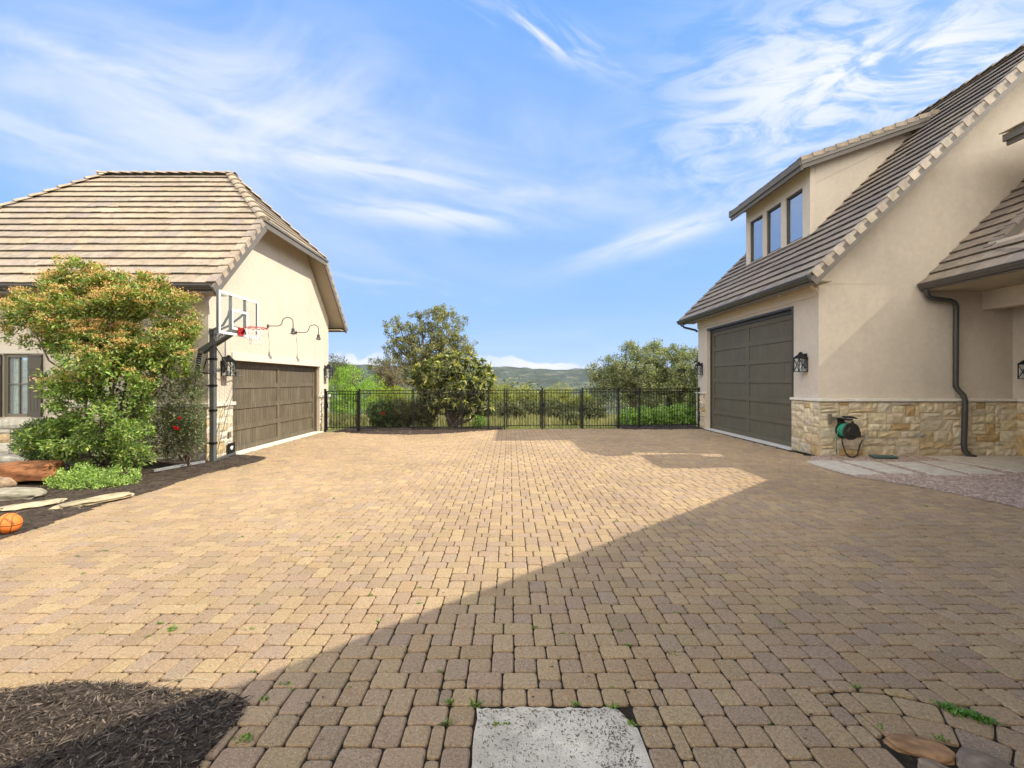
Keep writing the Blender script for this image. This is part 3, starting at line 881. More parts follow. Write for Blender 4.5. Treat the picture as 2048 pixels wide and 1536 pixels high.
# ------------------------------------------------------------------ wall lanterns and gooseneck lamps
def lantern(name, label, loc, rz, src=None):
    if src: return copy_thing(src, loc, rz, label, 'lanterns beside the doors')
    r = thing(name, label, 'lantern', (0, 0, 0), 'lanterns beside the doors')
    mb = MB()                                        # wall at x = 0, lantern reaches out along +x
    mb.box(0, -.06, -.16, .018, .06, .22)
    mb.tube([(.015, 0, .12), (.06, 0, .15)], .012, 6)
    mb.build('back_plate', M['black'], r)
    mb = MB(); a, b, h0, h1, q = .03, .105, -.24, .09, .008
    cx_ = a + b
    for sx_ in (-1, 1):
        for sy in (-1, 1): mb.box(cx_ + sx_ * b - q, sy * b - q, h0, cx_ + sx_ * b + q, sy * b + q, h1)
    mb.box(cx_ - b - q, -b - q, h0 - .016, cx_ + b + q, b + q, h0)
    mb.box(cx_ - b - q, -b - q, h1, cx_ + b + q, b + q, h1 + .012)
    for sy in (-1, 1):
        mb.beam((cx_ - b, sy * b, h0), (cx_ + b, sy * b, h1), .008, .012, (0, 1, 0)); mb.beam((cx_ - b, sy * (b + .002), h1), (cx_ + b, sy * (b + .002), h0), .008, .012, (0, 1, 0))
    mb.beam((cx_ + b, -b, h0), (cx_ + b, b, h1), .008, .012, (1, 0, 0)); mb.beam((cx_ + b + .002, b, h0), (cx_ + b + .002, -b, h1), .008, .012, (1, 0, 0))
    cage = mb.build('cage', M['black'], r)
    mb = MB()
    for sy in (-1, 1): mb.quad((cx_ - b, sy * (b - .01), h0), (cx_ + b, sy * (b - .01), h0), (cx_ + b, sy * (b - .01), h1), (cx_ - b, sy * (b - .01), h1))
    mb.quad((cx_ + b - .01, -b, h0), (cx_ + b - .01, b, h0), (cx_ + b - .01, b, h1), (cx_ + b - .01, -b, h1))
    mb.build('glass', M['lampglass'], cage)
    mb = MB(); o = b + .022; k = .04; z0, z1 = h1 + .012, h1 + .12
    lo = [(cx_ + i * o, j * o, z0) for i, j in ((-1, -1), (1, -1), (1, 1), (-1, 1))]; hi = [(cx_ + i * k, j * k, z1) for i, j in ((-1, -1), (1, -1), (1, 1), (-1, 1))]
    mb.add(lo + hi, [(0, 1, 5, 4), (1, 2, 6, 5), (2, 3, 7, 6), (3, 0, 4, 7), (4, 5, 6, 7), (0, 3, 2, 1)])
    mb.lathe((cx_, 0, z1), [(.05, 0), (.055, .012), (.036, .03), (.04, .04), (.0, .055)], 10)
    mb.build('lantern_roof', M['black'], r)
    mb = MB(); mb.lathe((cx_, 0, h0), [(.0, 0), (.022, .0), (.022, .1), (.012, .13), (.0, .17)], 10); mb.build('candle', M['white'], r)
    r.location = loc; r.rotation_euler = (0, 0, rz)
    return r


lan = lantern('wall_lantern', 'black lantern on sunlit wall left of the brown two column garage door', (XL, 11.04, 2.22), 0)
lantern('', 'black lantern at the far right corner of the sunlit garage, by the fence gate', (XL, 17.1, 2.22), 0, lan)
lantern('', 'large black lantern on shaded pier between the tall dark door and house corner', (XR, 11.77, 2.34), math.pi, lan)
lantern('', 'black lantern on the narrow far pier of the tall dark garage door', (XR, 18.12, 2.36), math.pi, lan)
lantern('', 'black lantern under the porch beam, cut by the edge of the photo', (12.46, 10.84, 2.15), math.pi, lan)

gz = 3.43
gooses = []
for i, (yy, lb) in enumerate(((13.07, 'bronze gooseneck lamp above the garage door, behind the basketball net'), (14.80, 'bronze gooseneck lamp above the garage door, farther from the basketball hoop'))):
    if i == 0:
        g = thing('gooseneck_lamp', lb, 'lamp', (0, 0, 0), 'gooseneck lamps over the garage door')
        mb = MB(); mb.lathe((0, 0, 0), [(.0, .03), (.03, .03), (.055, .012), (.06, 0)], 14, 'x'); mb.build('mount', M['darkmetal'], g, smooth=True)
        mb = MB()
        pts = [(.02, 0, 0), (.30, 0, 0), (.36, 0, .015), (.40, 0, .06), (.42, 0, .12)]
        pts += [(.575 - .155 * math.cos(a), 0, .12 + .125 * math.sin(a)) for a in [math.pi * k / 10 for k in range(1, 11)]] + [(.73, 0, -.06)]
        mb.tube(pts, .0125, 8); mb.build('arm', M['darkmetal'], g, smooth=True)
        mb = MB(); mb.lathe((.73, 0, -.06), [(.014, 0), (.04, -.012), (.045, -.035), (.045, -.09), (.062, -.115), (.062, -.122), (.05, -.122)], 16); mb.lathe((.73, 0, -.06), [(.064, -.16), (.064, -.175), (.05, -.175), (.05, -.16), (.064, -.16)], 16)
        mb.lathe((.73, 0, -.06), [(.055, -.145), (.10, -.146), (.10, -.151), (.055, -.151)], 16)
        for k in range(6):
            a = k * math.pi / 3; mb.tube([(.73 + .06 * math.cos(a), .06 * math.sin(a), -.17), (.73 + .06 * math.cos(a), .06 * math.sin(a), -.235)], .004, 5)
        sk = mb.build('socket', M['darkmetal'], g)
        mb = MB(); mb.lathe((.73, 0, -.06), [(.045, -.122), (.048, -.17), (.04, -.2), (.022, -.218), (0, -.222)], 14); mb.build('glass_jar', M['lampglass'], sk, smooth=True)
        g.location = (XL, yy, gz)
    else:
        copy_thing(g, (XL, yy, gz), 0, lb)

# ------------------------------------------------------------------ basketball hoop
bh = thing('basketball_hoop', 'grey steel basketball hoop with clear backboard standing in the mulch', 'basketball hoop', (-6.72, 10.30, 0))
PX, PY = -6.72, 10.30
mb = MB(); mb.box(PX - .055, PY - .055, 0, PX + .055, PY + .055, 3.02); pole = mb.build('pole', M['poolmetal'], bh, bevel=.012)
def strap(m, z, tail):
    m.box(PX - .062, PY - .062, z, PX + .062, PY + .062, z + .05)
    if tail: m.box(PX - .16, PY - .012, z + .012, PX - .058, PY + .012, z + .036)
for z in (.42, 1.16, 1.72, 2.32): pieces('strap', M['black'], pole, lambda m: strap(m, z, z != 1.16))
BX, BY, BZ0, BW, BH = -6.13, PY, 2.86, 1.52, .91
mb = MB(); q = .035
for (y0_, y1_, z0_, z1_) in ((-BW / 2, -BW / 2 + q, 0, BH), (BW / 2 - q, BW / 2, 0, BH), (-BW / 2 + q, BW / 2 - q, 0, q), (-BW / 2 + q, BW / 2 - q, BH - q, BH)):
    mb.box(BX - .03, BY + y0_, BZ0 + z0_, BX + .022, BY + y1_, BZ0 + z1_)
for yy in (-.27, .27): mb.box(BX - .055, BY + yy - .025, BZ0 + q, BX - .012, BY + yy + .025, BZ0 + BH - q)
bb = mb.build('backboard_frame', M['poolmetal'], bh)
mb = MB(); mb.box(BX + .0, BY - BW / 2 + q, BZ0 + q, BX + .01, BY + BW / 2 - q, BZ0 + BH - q); mb.build('acrylic_sheet', M['clear'], bb)
mb = MB()
def strip(y0_, y1_, z0_, z1_): mb.box(BX + .0225, BY + y0_, BZ0 + z0_, BX + .026, BY + y1_, BZ0 + z1_)
s = .05; hw = BW / 2
strip(-hw + .005, -hw + s + .01, .0, BH); strip(hw - s - .01, hw - .005, 0, BH); strip(-hw + s + .01, hw - s - .01, 0, s); strip(-hw + s + .01, hw - s - .01, BH - s, BH)
strip(-.305, -.255, .13, .58); strip(.255, .305, .13, .58); strip(-.255, .255, .53, .58); strip(-.255, .255, .13, .18)
mb.build('marking', M['white'], bb)
mb = MB()                                            # lifting arms
for sy in (-.09, .09):
    mb.beam((PX - .28, PY + sy, 2.50), (BX - .06, BY + sy, 3.02), .035, .095, (0, 0, 1))
    mb.tube([(PX + .0, PY + sy, 2.98), (PX + .28, PY + sy, 3.10), (BX - .12, BY + sy * 2.2, 3.30), (BX - .045, BY + sy * 3, 3.42)], .026, 8)
mb.box(PX - .03, PY - .10, 2.9, PX + .03, PY + .10, 3.03)
mb.box(BX - .14, BY - .12, 2.92, BX - .055, BY + .12, 3.08)
arm = mb.build('lifting_arm', M['poolmetal'], bh)
mb = MB()                                            # counterbalance spring and its rods
mb.tube([(PX - .27, PY - .03, 2.52), (PX - .36, PY - .03, 2.02)], .045, 10)
mb.tube([(PX - .36, PY - .03, 2.02), (PX - .43, PY - .03, 1.45)], .010, 6)
mb.tube([(PX - .30, PY - .03, 2.05), (PX - .06, PY - .03, 2.02)], .018, 6)
mb.tube([(PX - .13, PY - .03, 2.34), (PX - .20, PY - .03, 2.10)], .012, 6)
sp = mb.build('spring', M['black'], bh, smooth=True)
mb = MB()
for k in range(9):
    f = .08 + k * .1
    c = Vector((PX - .27, PY - .03, 2.52)).lerp(Vector((PX - .36, PY - .03, 2.02)), f)
    mb.tube([c + Vector((0, 0, .006)), c + Vector((-.003, 0, -.006))], .051, 10)
mb.build('spring_coil', M['steel'], sp)
RZc, RXc = 3.045, BX + .15 + .2286
mb = MB(); mb.tube([(RXc + .2286 * math.cos(a), BY + .2286 * math.sin(a), RZc) for a in [2 * math.pi * k / 32 for k in range(33)]], 0.0125, 8, caps=False)
mb.prism([(BX + .027, BY - .10, RZc - .17), (BX + .027, BY + .10, RZc - .17), (BX + .027, BY + .10, RZc + .01), (BX + .027, BY - .10, RZc + .01)], (.016, 0, 0))
mb.prism([(BX + .043, BY - .09, RZc), (BX + .16, BY - .06, RZc), (BX + .16, BY + .06, RZc), (BX + .043, BY + .09, RZc)], (0, 0, -.012))
mb.prism([(BX + .043, BY - .07, RZc - .012), (BX + .15, BY - .05, RZc - .012), (BX + .043, BY - .07, RZc - .15)], (0, .01, 0)); mb.prism([(BX + .043, BY + .06, RZc - .012), (BX + .15, BY + .04, RZc - .012), (BX + .043, BY + .06, RZc - .15)], (0, .01, 0))
rim = mb.build('rim', M['red'], bh)
mb = MB(); n = 12
rows = [(0.225, 0), (.19, -.10), (.155, -.20), (.13, -.29), (.125, -.37)]
for i in range(len(rows) - 1):
    (r0, z0), (r1, z1) = rows[i], rows[i + 1]
    for k in range(n):
        for dlt in (-1, 1):
            a0 = 2 * math.pi * (k + (i % 2) * .5) / n; a1 = a0 + dlt * math.pi / n
            mb.tube([(RXc + r0 * math.cos(a0), BY + r0 * math.sin(a0), RZc + z0), (RXc + r1 * math.cos(a1), BY + r1 * math.sin(a1), RZc + z1)], .0065, 4)
mb.build('net', M['net'], rim)
mb = MB()                                            # ball return frame: foot bar, corner post rods and guy cords
mb.beam((PX - .0, PY + .06, .05), (-6.86, 11.36, .05), .05, .05)
mb.tube([(PX + .06, PY, 2.62), (PX + .1, PY + .3, 2.28), (PX + .05, PY + .8, 2.08), (-6.80, 11.40, 2.02)], .011, 6)
mb.tube([(-6.82, 11.36, 1.98), (-6.82, 11.60, 1.98)], .016, 6); mb.tube([(-6.82, 11.44, 2.06), (-6.82, 11.44, 1.88)], .014, 6)
mb.tube([(-6.83, 11.42, 1.9), (-6.80, 11.0, 1.2), (PX + .06, PY + .02, .16)], .009, 6)
mb.tube([(-6.83, 11.0, 1.42), (-6.80, 10.7, 1.1), (PX + .06, PY + .02, .62)], .006, 6)
rt = mb.build('return_frame', M['poolmetal'], bh)
mb = MB()                                            # fine return netting hung between pole and garage
nu, nv = 12, 22
def npnt(a, b):
    f, g = a / nu, b / nv
    return Vector((PX + .06 + (-6.83 - PX - .06) * f + .10 * math.sin(math.pi * f) * math.sin(math.pi * g), PY + .03 + (11.36 - PY - .03) * f, .1 + g * (2.45 - .5 * f) - .10 * math.sin(math.pi * f)))
for a in range(nu + 1): mb.tube([npnt(a, b) for b in range(0, nv + 1, 2)], .0014, 3, caps=False)
for b in range(nv + 1): mb.tube([npnt(a, b) for a in range(0, nu + 1, 2)], .0014, 3, caps=False)
mb.build('return_net', M['black'], rt)
mb = MB(); mb.box(-6.90, 11.12, .07, -6.875, 11.38, .32); pl = mb.build('plate', M['black'], bh)


def lettering(txt, size, mat, parent, loc, rot, name='lettering', ext=.0012):
    cu = bpy.data.curves.new(name, 'FONT'); cu.body = txt; cu.size = size; cu.extrude = ext; cu.align_x = 'CENTER'; cu.align_y = 'CENTER'
    to = bpy.data.objects.new(name, cu); COL.objects.link(to)
    dg = bpy.context.evaluated_depsgraph_get(); me = bpy.data.meshes.new_from_object(to.evaluated_get(dg))
    bpy.data.objects.remove(to); bpy.data.curves.remove(cu)
    o = bpy.data.objects.new(name, me); COL.objects.link(o); me.materials.append(mat)
    o.parent = parent
    o.location = Vector(loc) - Vector(root_loc(parent)); o.rotation_euler = rot
    return o


lettering('GOALRILLA', .075, M['white'], arm, Vector((PX - .28, PY - .1085, 2.50)).lerp(Vector((BX - .06, PY - .1085, 3.02)), .70), (rad(90), -math.atan2(.52, BX - .06 - PX + .28), 0))
mb = MB(); mb.prism([(-6.8745, 11.25 + .07 * math.cos(a) * (1 if math.sin(a) > 0 else .6), .20 + .05 * math.sin(a)) for a in [2 * math.pi * k / 12 for k in range(12)]], (.002, 0, 0)); mb.build('emblem', M['white'], pl)

mb = MB(); mb.beam((-7.02, 8.95, .085), (-6.70, 9.98, .085), .055, .05); mb.beam((-6.96, 9.15, .112), (-6.73, 9.88, .112), .03, .004)
tag(mb.build('steel_rail', M['steel'], None, bevel=.004), 'galvanised steel rail lying on the mulch beside the hoop pole', 'rail')

# ------------------------------------------------------------------ basketball
bl = thing('basketball', 'orange basketball with dark seams lying on the mulch by the paving edge', 'ball', (-6.06, 5.50, .13))
bc, br = Vector((-6.06, 5.50, .13)), .121
import bmesh
bm = bmesh.new(); bmesh.ops.create_uvsphere(bm, u_segments=40, v_segments=24, radius=br); me = bpy.data.meshes.new('skin'); bm.to_mesh(me); bm.free()
me.polygons.foreach_set('use_smooth', [True] * len(me.polygons)); me.materials.append(M['ballskin'])
ob = bpy.data.objects.new('skin', me); COL.objects.link(ob); ob.parent = bl
mb = MB()
Rm = Matrix.Rotation(rad(12), 3, 'Z') @ Matrix.Rotation(rad(8), 3, 'Y')
def seam(fn):
    mb.tube([bc + (Rm @ Vector(fn(2 * math.pi * k / 48))) for k in range(49)], .0032, 5, caps=False)
rr = br * 1.0
seam(lambda a: (0, rr * math.cos(a), rr * math.sin(a))); seam(lambda a: (rr * math.cos(a), rr * math.sin(a), 0))
for sx_ in (-1, 1):
    def fn(a, sx_=sx_):
        v = Vector((sx_ * (.62 + .26 * math.cos(2 * a)), .80 * math.cos(a), .80 * math.sin(a))); v.normalize(); return v * rr
    seam(fn)
mb.build('seam', M['black'], bl)
d = Vector((.72, -.58, .38)).normalized()
lettering('WILSON', .032, M['black'], bl, bc + d * (br + .001), (Matrix.Rotation(math.atan2(d.y, d.x) + rad(90), 4, 'Z') @ Matrix.Rotation(rad(90) - math.asin(d.z), 4, 'X') @ Matrix.Rotation(rad(-50), 4, 'Z')).to_euler())
# ------------------------------------------------------------------ terrain
def gz_(x, y):
    """Ground height: level round the houses, then falling away into the valley."""
    if y < 17.2: return -.07
    z = -.07 - .05 * (y - 17.2)
    if y > 30: z -= .04 * (y - 30)
    if y > 60: z -= .045 * (y - 60)
    return max(z, -46.0)


ys = [-260, -60, -15, 0, 8, 14, 17, 18, 19, 20.5, 22, 24, 26, 28, 30, 33, 36, 40, 45, 50, 60, 75, 95, 120, 160, 220, 320, 460, 700, 1000, 1500, 2400]
xs = [-2600, -1400, -800, -450, -250, -140, -80, -45, -30, -20, -14, -9, -5, -2, 0, 2, 5, 9, 14, 20, 30, 45, 80, 140, 250, 450, 800, 1400, 2600]
V = [(x, y, gz_(x, y) + (R.uniform(-.06, .06) if 20 < y < 60 else 0)) for y in ys for x in xs]
nx = len(xs)
mb = MB(); mb.add(V, [(j * nx + i, j * nx + i + 1, (j + 1) * nx + i + 1, (j + 1) * nx + i) for j in range(len(ys) - 1) for i in range(nx - 1)])
M['land'] = material('dry_meadow', (.15, .145, .06), .95, .1, var=.3, var_scale=.35, streak=((.12, .12, .12), (.30, .25, .13), .6), fleck=(.05, (.045, .06, .025), .52, .8), bump=.5, bump_scale=12)
tag(mb.build('ground', M['land'], None, smooth=True), kind='structure')


def ridge(px):
    pts = [(300, 720), (560, 722), (640, 723), (700, 728), (760, 731), (860, 732), (980, 733), (1030, 734), (1080, 738), (1120, 739), (1165, 737), (1240, 735), (1330, 738), (1420, 742), (1600, 745), (1900, 748)]
    for (a, b), (c, d) in zip(pts, pts[1:]):
        if a <= px <= c: return b + (d - b) * (px - a) / (c - a)
    return pts[0][1] if px < pts[0][0] else pts[-1][1]


hv = []; hn = 260; hr_ = 16
def fbm(x, y):
    return math.sin(x * .013 + 1.3) * math.cos(y * .017) + .5 * math.sin(x * .031 + y * .02) + .3 * math.sin(x * .071 - y * .05)
for j in range(hr_ + 1):
    f = j / hr_
    for i in range(hn + 1):
        px = -900 + 3600 * i / hn
        D = 620 + 900 * f
        X = (px - CX) / F * D
        ztop = H + (CY - ridge(px)) / F * 1520
        z = -48 + (ztop + 48) * (f ** 1.15)
        z += (1 - f) * f * 16 * fbm(X, D) + R.uniform(-2.2, 2.2) * (.4 + .6 * f)
        hv.append((X, D, z))
for i in range(hn + 1):
    hv.append((hv[hr_ * (hn + 1) + i][0] * 1.2, 1900, -48))
mb = MB(); w_ = hn + 1
mb.add(hv, [(j * w_ + i, j * w_ + i + 1, (j + 1) * w_ + i + 1, (j + 1) * w_ + i) for j in range(hr_ + 1) for i in range(hn)])
M['hill'] = material('wooded_hill', (.048, .060, .038), .95, .05, var=.75, var_scale=.11, fleck=(.02, (.15, .145, .09), .54, .6), bump=1, bump_scale=.2, patch=(.008, .6, 1.3))
tag(mb.build('hills', M['hill'], None, smooth=False), kind='structure')

# ------------------------------------------------------------------ clay coloured concrete pavers, every stone its own block
PAV = [(0.424, 0.291, 0.157), (0.439, 0.305, 0.161), (0.414, 0.281, 0.161), (0.449, 0.315, 0.165), (0.404, 0.276, 0.165), (0.379, 0.261, 0.161), (0.374, 0.264, 0.167), (0.434, 0.295, 0.161), (0.414, 0.276, 0.144), (0.369, 0.256, 0.144)]
U = .0737
pv, pf, ptn = [], [], []
def clip(poly, nx_, ny_, d):
    """Keep the side where nx*x + ny*y >= d."""
    out = []
    for i in range(len(poly)):
        a, b = poly[i], poly[(i + 1) % len(poly)]
        da, db = a[0] * nx_ + a[1] * ny_ - d, b[0] * nx_ + b[1] * ny_ - d
        if da >= 0: out.append(a)
        if (da >= 0) != (db >= 0):
            k = da / (da - db); out.append((a[0] + (b[0] - a[0]) * k, a[1] + (b[1] - a[1]) * k))
    return out


def area(p): return abs(sum(p[i][0] * p[(i + 1) % len(p)][1] - p[(i + 1) % len(p)][0] * p[i][1] for i in range(len(p)))) / 2


def paver(poly, near=True):
    if len(poly) < 3 or area(poly) < .002: return
    cx = sum(p[0] for p in poly) / len(poly); cy = sum(p[1] for p in poly) / len(poly)
    an = R.gauss(0, .008); ca, sa = math.cos(an), math.sin(an)
    dz_ = R.gauss(0, .0016); tx, ty = R.gauss(0, .009), R.gauss(0, .009)
    c = pick(PAV)
    n = len(poly)
    rc = .026
    pts = []
    for i in range(n):
        a, b, d = poly[i - 1], poly[i], poly[(i + 1) % n]
        la = math.hypot(a[0] - b[0], a[1] - b[1]); ld = math.hypot(d[0] - b[0], d[1] - b[1])
        k1 = min(rc / max(la, 1e-6), .45); k2 = min(rc / max(ld, 1e-6), .45)
        q1 = (b[0] + (a[0] - b[0]) * k1, b[1] + (a[1] - b[1]) * k1); q2 = (b[0] + (d[0] - b[0]) * k2, b[1] + (d[1] - b[1]) * k2)
        for t_ in ((0, .5, 1) if near else (0, 1)):
            x = q1[0] * (1 - t_) ** 2 + 2 * b[0] * t_ * (1 - t_) + q2[0] * t_ ** 2
            y = q1[1] * (1 - t_) ** 2 + 2 * b[1] * t_ * (1 - t_) + q2[1] * t_ ** 2
            pts.append((x, y))
    base = len(pv); m = len(pts)
    for (ins, z) in ((.0140, 0), (.0058, -.0045), (.0036, -.013), (.0036, -.035)):
        for (x, y) in pts:
            dx_, dy_ = cx - x, cy - y; L_ = math.hypot(dx_, dy_) or 1
            x2, y2 = x + dx_ / L_ * ins * 1.25, y + dy_ / L_ * ins * 1.25
            rx, ry = x2 - cx, y2 - cy
            X, Y = cx + rx * ca - ry * sa, cy + rx * sa + ry * ca
            pv.append((X, Y, z + dz_ + rx * tx + ry * ty)); ptn.append(c)
    pf.append(tuple(range(base, base + m)))
    for r in range(3):
        for i in range(m):
            j = (i + 1) % m
            pf.append((base + r * m + j, base + r * m + i, base + (r + 1) * m + i, base + (r + 1) * m + j))


SLAB = (-.1947, .6897, 2.60)                           # concrete slab: x0, x1, far edge
BO = U * 2
CC, CR, CI = (2.02, 1.86), .86, .52                  # curved edging round the stone bed
def far_edge(x):
    pts = [(-7.2, 16.35), (-6.0, 16.3), (-5.2, 15.9), (-3.4, 15.6), (-2.1, 16.1), (-.8, 17.0), (-.2, 17.3), (1.2, 17.55), (4.2, 17.6), (4.6, 17.3), (6.2, 17.35), (7.8, 17.9)]
    for (a, b), (c, d) in zip(pts, pts[1:]):
        if a <= x <= c: return b + (d - b) * (x - a) / (c - a)
    return 17.0


def lay(x0, y0, x1, y1):
    cx, cy = (x0 + x1) / 2, (y0 + y1) / 2
    if cy > far_edge(cx) + .1 or cy < .3: return
    if cy > 11.5 and not (-6.82 < cx < 7.56): return
    if cy <= 11.5 and cx < -6.15 and cy < 10.9: return
    if cy > 10.9 and cx < -6.82: return
    if cx > 7.4 and cy > 10.6: return
    if cx > 1.25 * cy + 3.2 or cx < -1.3 * cy - 1.2: return
    if cy > 6.2 and cx > 7.9: return
    poly = [(x0, y0), (x1, y0), (x1, y1), (x0, y1)]
    bx0, bx1, by = SLAB[0] - BO, SLAB[1] + BO, SLAB[2] + BO
    if y0 < by and x1 > bx0 and x0 < bx1:
        paver(clip(poly, 0, 1, by), True)
        low_ = clip(poly, 0, -1, -by)
        if len(low_) > 2:
            paver(clip(low_, -1, 0, -bx0), True); paver(clip(low_, 1, 0, bx1), True)
        return
    d = math.hypot(cx - CC[0], cy - CC[1])
    if d < CR + .2 and x1 > 1.90 and y1 > 1.0:
        ux, uy = (cx - CC[0]) / d, (cy - CC[1]) / d
        k_ = ux * CC[0] + uy * CC[1] + CR
        paver(clip(poly, ux, uy, k_))
        in_ = clip(poly, -ux, -uy, -k_)
        if len(in_) > 2: paver(clip(in_, -1, 0, -1.90))
        return
    paver(poly, cy < 9)


P8 = 8 * U
for J in range(-1, 32):
    for I in range(-26, 30):
        ox, oy = I * P8 + .0265, J * P8 + .0942
        for k in range(2):
            by = oy + k * 4 * U; sh_ = k * 4 * U
            lay(ox + sh_, by, ox + sh_ + 3 * U, by + 2 * U); lay(ox + sh_ + 3 * U, by, ox + sh_ + 6 * U, by + 2 * U)
            gx = ox + sh_ + 6 * U
            lay(gx, by + U, gx + 2 * U, by + 4 * U)              # upright in the gap, above
            lay(gx, by - 2 * U, gx + 2 * U, by + U)              # upright in the gap, below
            lay(gx + 2 * U, by + 2 * U, gx + 4 * U, by + 4 * U); lay(gx + 6 * U, by + 2 * U, gx + 8 * U, by + 4 * U)
n = 8; q = (SLAB[1] - SLAB[0] + 2 * BO) / n
for i in range(n): paver([(SLAB[0] - BO + i * q, SLAB[2]), (SLAB[0] - BO + (i + 1) * q, SLAB[2]), (SLAB[0] - BO + (i + 1) * q, SLAB[2] + BO), (SLAB[0] - BO + i * q, SLAB[2] + BO)])
for k in range(18):
    y1_ = SLAB[2] - k * BO
    paver([(SLAB[0] - BO, y1_ - BO), (SLAB[0], y1_ - BO), (SLAB[0], y1_), (SLAB[0] - BO, y1_)]); paver([(SLAB[1], y1_ - BO), (SLAB[1] + BO, y1_ - BO), (SLAB[1] + BO, y1_), (SLAB[1], y1_)])
for (ra, rb, ph) in ((CI, CI + (CR - CI) / 2, .1), (CI + (CR - CI) / 2, CR, 0)):
    n = round(2 * math.pi * (ra + rb) / 2 / (.205)); 
    for k in range(n):
        a0, a1 = 2 * math.pi * (k + ph) / n, 2 * math.pi * (k + 1 + ph) / n
        if not (-.35 < (a0 + a1) / 2 - (2 * math.pi if (a0 + a1) / 2 > math.pi else 0) < 2.1): continue
        pl_ = lambda a, r: (CC[0] + r * math.cos(a), CC[1] + r * math.sin(a))
        paver(clip([pl_(a0, ra), pl_(a1, ra), pl_(a1, rb), pl_(a0, rb)], 1, 0, 1.905))
me = bpy.data.meshes.new('driveway'); me.from_pydata(pv, [], pf)
ca = me.attributes.new('tint', 'FLOAT_COLOR', 'POINT'); ca.data.foreach_set('color', np.concatenate([np.array(ptn), np.ones((len(ptn), 1))], 1).astype(np.float32).ravel())
me.materials.append(M['paver']); me.update()
po = bpy.data.objects.new('driveway', me); COL.objects.link(po); tag(po, kind='structure')
mb = MB()
mb.poly([(-9.5, .2, -.014), (9.8, .2, -.014), (9.8, 6.4, -.014), (7.6, 11.0, -.014), (7.6, 17.8, -.014), (4.4, 17.5, -.014), (1.2, 17.6, -.014), (-.8, 17.0, -.014), (-3.4, 15.7, -.014), (-6.9, 16.5, -.014), (-6.9, 10.8, -.014), (-6.3, 10.6, -.014), (-6.3, 5.0, -.014)])
tag(mb.build('joint_sand', M['sand'], None, fixn=False), kind='structure')

# ------------------------------------------------------------------ mulch, gravel, concrete, flagstones
def sheet(name, outline, zfun, mat, tintfun, step, kind, extra=None, parts=None):
    """A heaped sheet inside a polygon outline, with loose pieces strewn over it."""
    def inside(x, y):
        c = False; n_ = len(outline)
        for i in range(n_):
            (xa, ya), (xb, yb) = outline[i], outline[(i + 1) % n_]
            if (ya > y) != (yb > y) and x < (xb - xa) * (y - ya) / (yb - ya) + xa: c = not c
        return c
    def edge(x, y):
        best = 9
        n_ = len(outline)
        for i in range(n_):
            (xa, ya), (xb, yb) = outline[i], outline[(i + 1) % n_]
            dx_, dy_ = xb - xa, yb - ya; q_ = dx_ * dx_ + dy_ * dy_
            t_ = max(0, min(1, ((x - xa) * dx_ + (y - ya) * dy_) / q_)) if q_ else 0
            best = min(best, math.hypot(x - xa - dx_ * t_, y - ya - dy_ * t_))
        return best
    x0, x1 = min(p[0] for p in outline), max(p[0] for p in outline); y0, y1 = min(p[1] for p in outline), max(p[1] for p in outline)
    nx_, ny_ = int((x1 - x0) / step) + 2, int((y1 - y0) / step) + 2
    ids, V_, F_, T_ = {}, [], [], []
    def vid(i, j):
        if (i, j) not in ids:
            x, y = x0 + i * step + R.uniform(-.3, .3) * step, y0 + j * step + R.uniform(-.3, .3) * step
            ins = inside(x, y); e_ = edge(x, y) * (1 if ins else -1)
            ids[(i, j)] = len(V_); V_.append((x, y, zfun(x, y, e_))); T_.append(tintfun())
        return ids[(i, j)]
    for j in range(ny_):
        for i in range(nx_):
            if inside(x0 + (i + .5) * step, y0 + (j + .5) * step):
                F_.append((vid(i, j), vid(i + 1, j), vid(i + 1, j + 1), vid(i, j + 1)))
    me_ = MB(); me_.v, me_.f, me_.c, me_.m = V_, F_, T_, [0] * len(F_)
    if parts: parts(me_, inside, edge, (x0, y0, x1, y1))
    o = me_.build(name, mat, None, fixn=False)
    return tag(o, kind=kind)


def mulch_tint():
    k = R.uniform(.6, 1.3); return (.062 * k, .046 * k, .034 * k)


def chips(n_, zf, lmin, lmax, wd, bright=1.0):
    def fn(mb_, inside, edge, bb):
        c = 0; tries = 0
        while c < n_ and tries < n_ * 6:
            tries += 1
            x, y = R.uniform(bb[0], bb[2]), R.uniform(bb[1], bb[3])
            ins = inside(x, y); e_ = edge(x, y)
            if not ins and e_ > .035: continue
            c += 1
            L_ = R.uniform(lmin, lmax) / 2; a = R.uniform(0, 2 * math.pi); el = R.gauss(0, .25); w2 = wd * R.uniform(.4, 1.2) / 2
            z = zf(x, y, e_ if ins else -e_) + R.uniform(.001, .012)
            d_ = Vector((math.cos(a) * math.cos(el), math.sin(a) * math.cos(el), math.sin(el))); s_ = Vector((-math.sin(a), math.cos(a), R.gauss(0, .4))) * w2
            p = Vector((x, y, z)); mid = Vector((R.gauss(0, .1) * L_, R.gauss(0, .1) * L_, .12 * L_))
            k = R.choice([.7, .9, 1.2, 1.6, 2.3, 3.2]) * bright * R.uniform(.8, 1.2); t_ = (.062 * k, .048 * k, .036 * k)
            mb_.add([p - d_ * L_ - s_ * .5, p - d_ * L_ + s_ * .5, p + mid + s_, p + mid - s_, p + d_ * L_ + s_ * .4, p + d_ * L_ - s_ * .4], [(0, 3, 2, 1), (3, 5, 4, 2)], t_)
    return fn


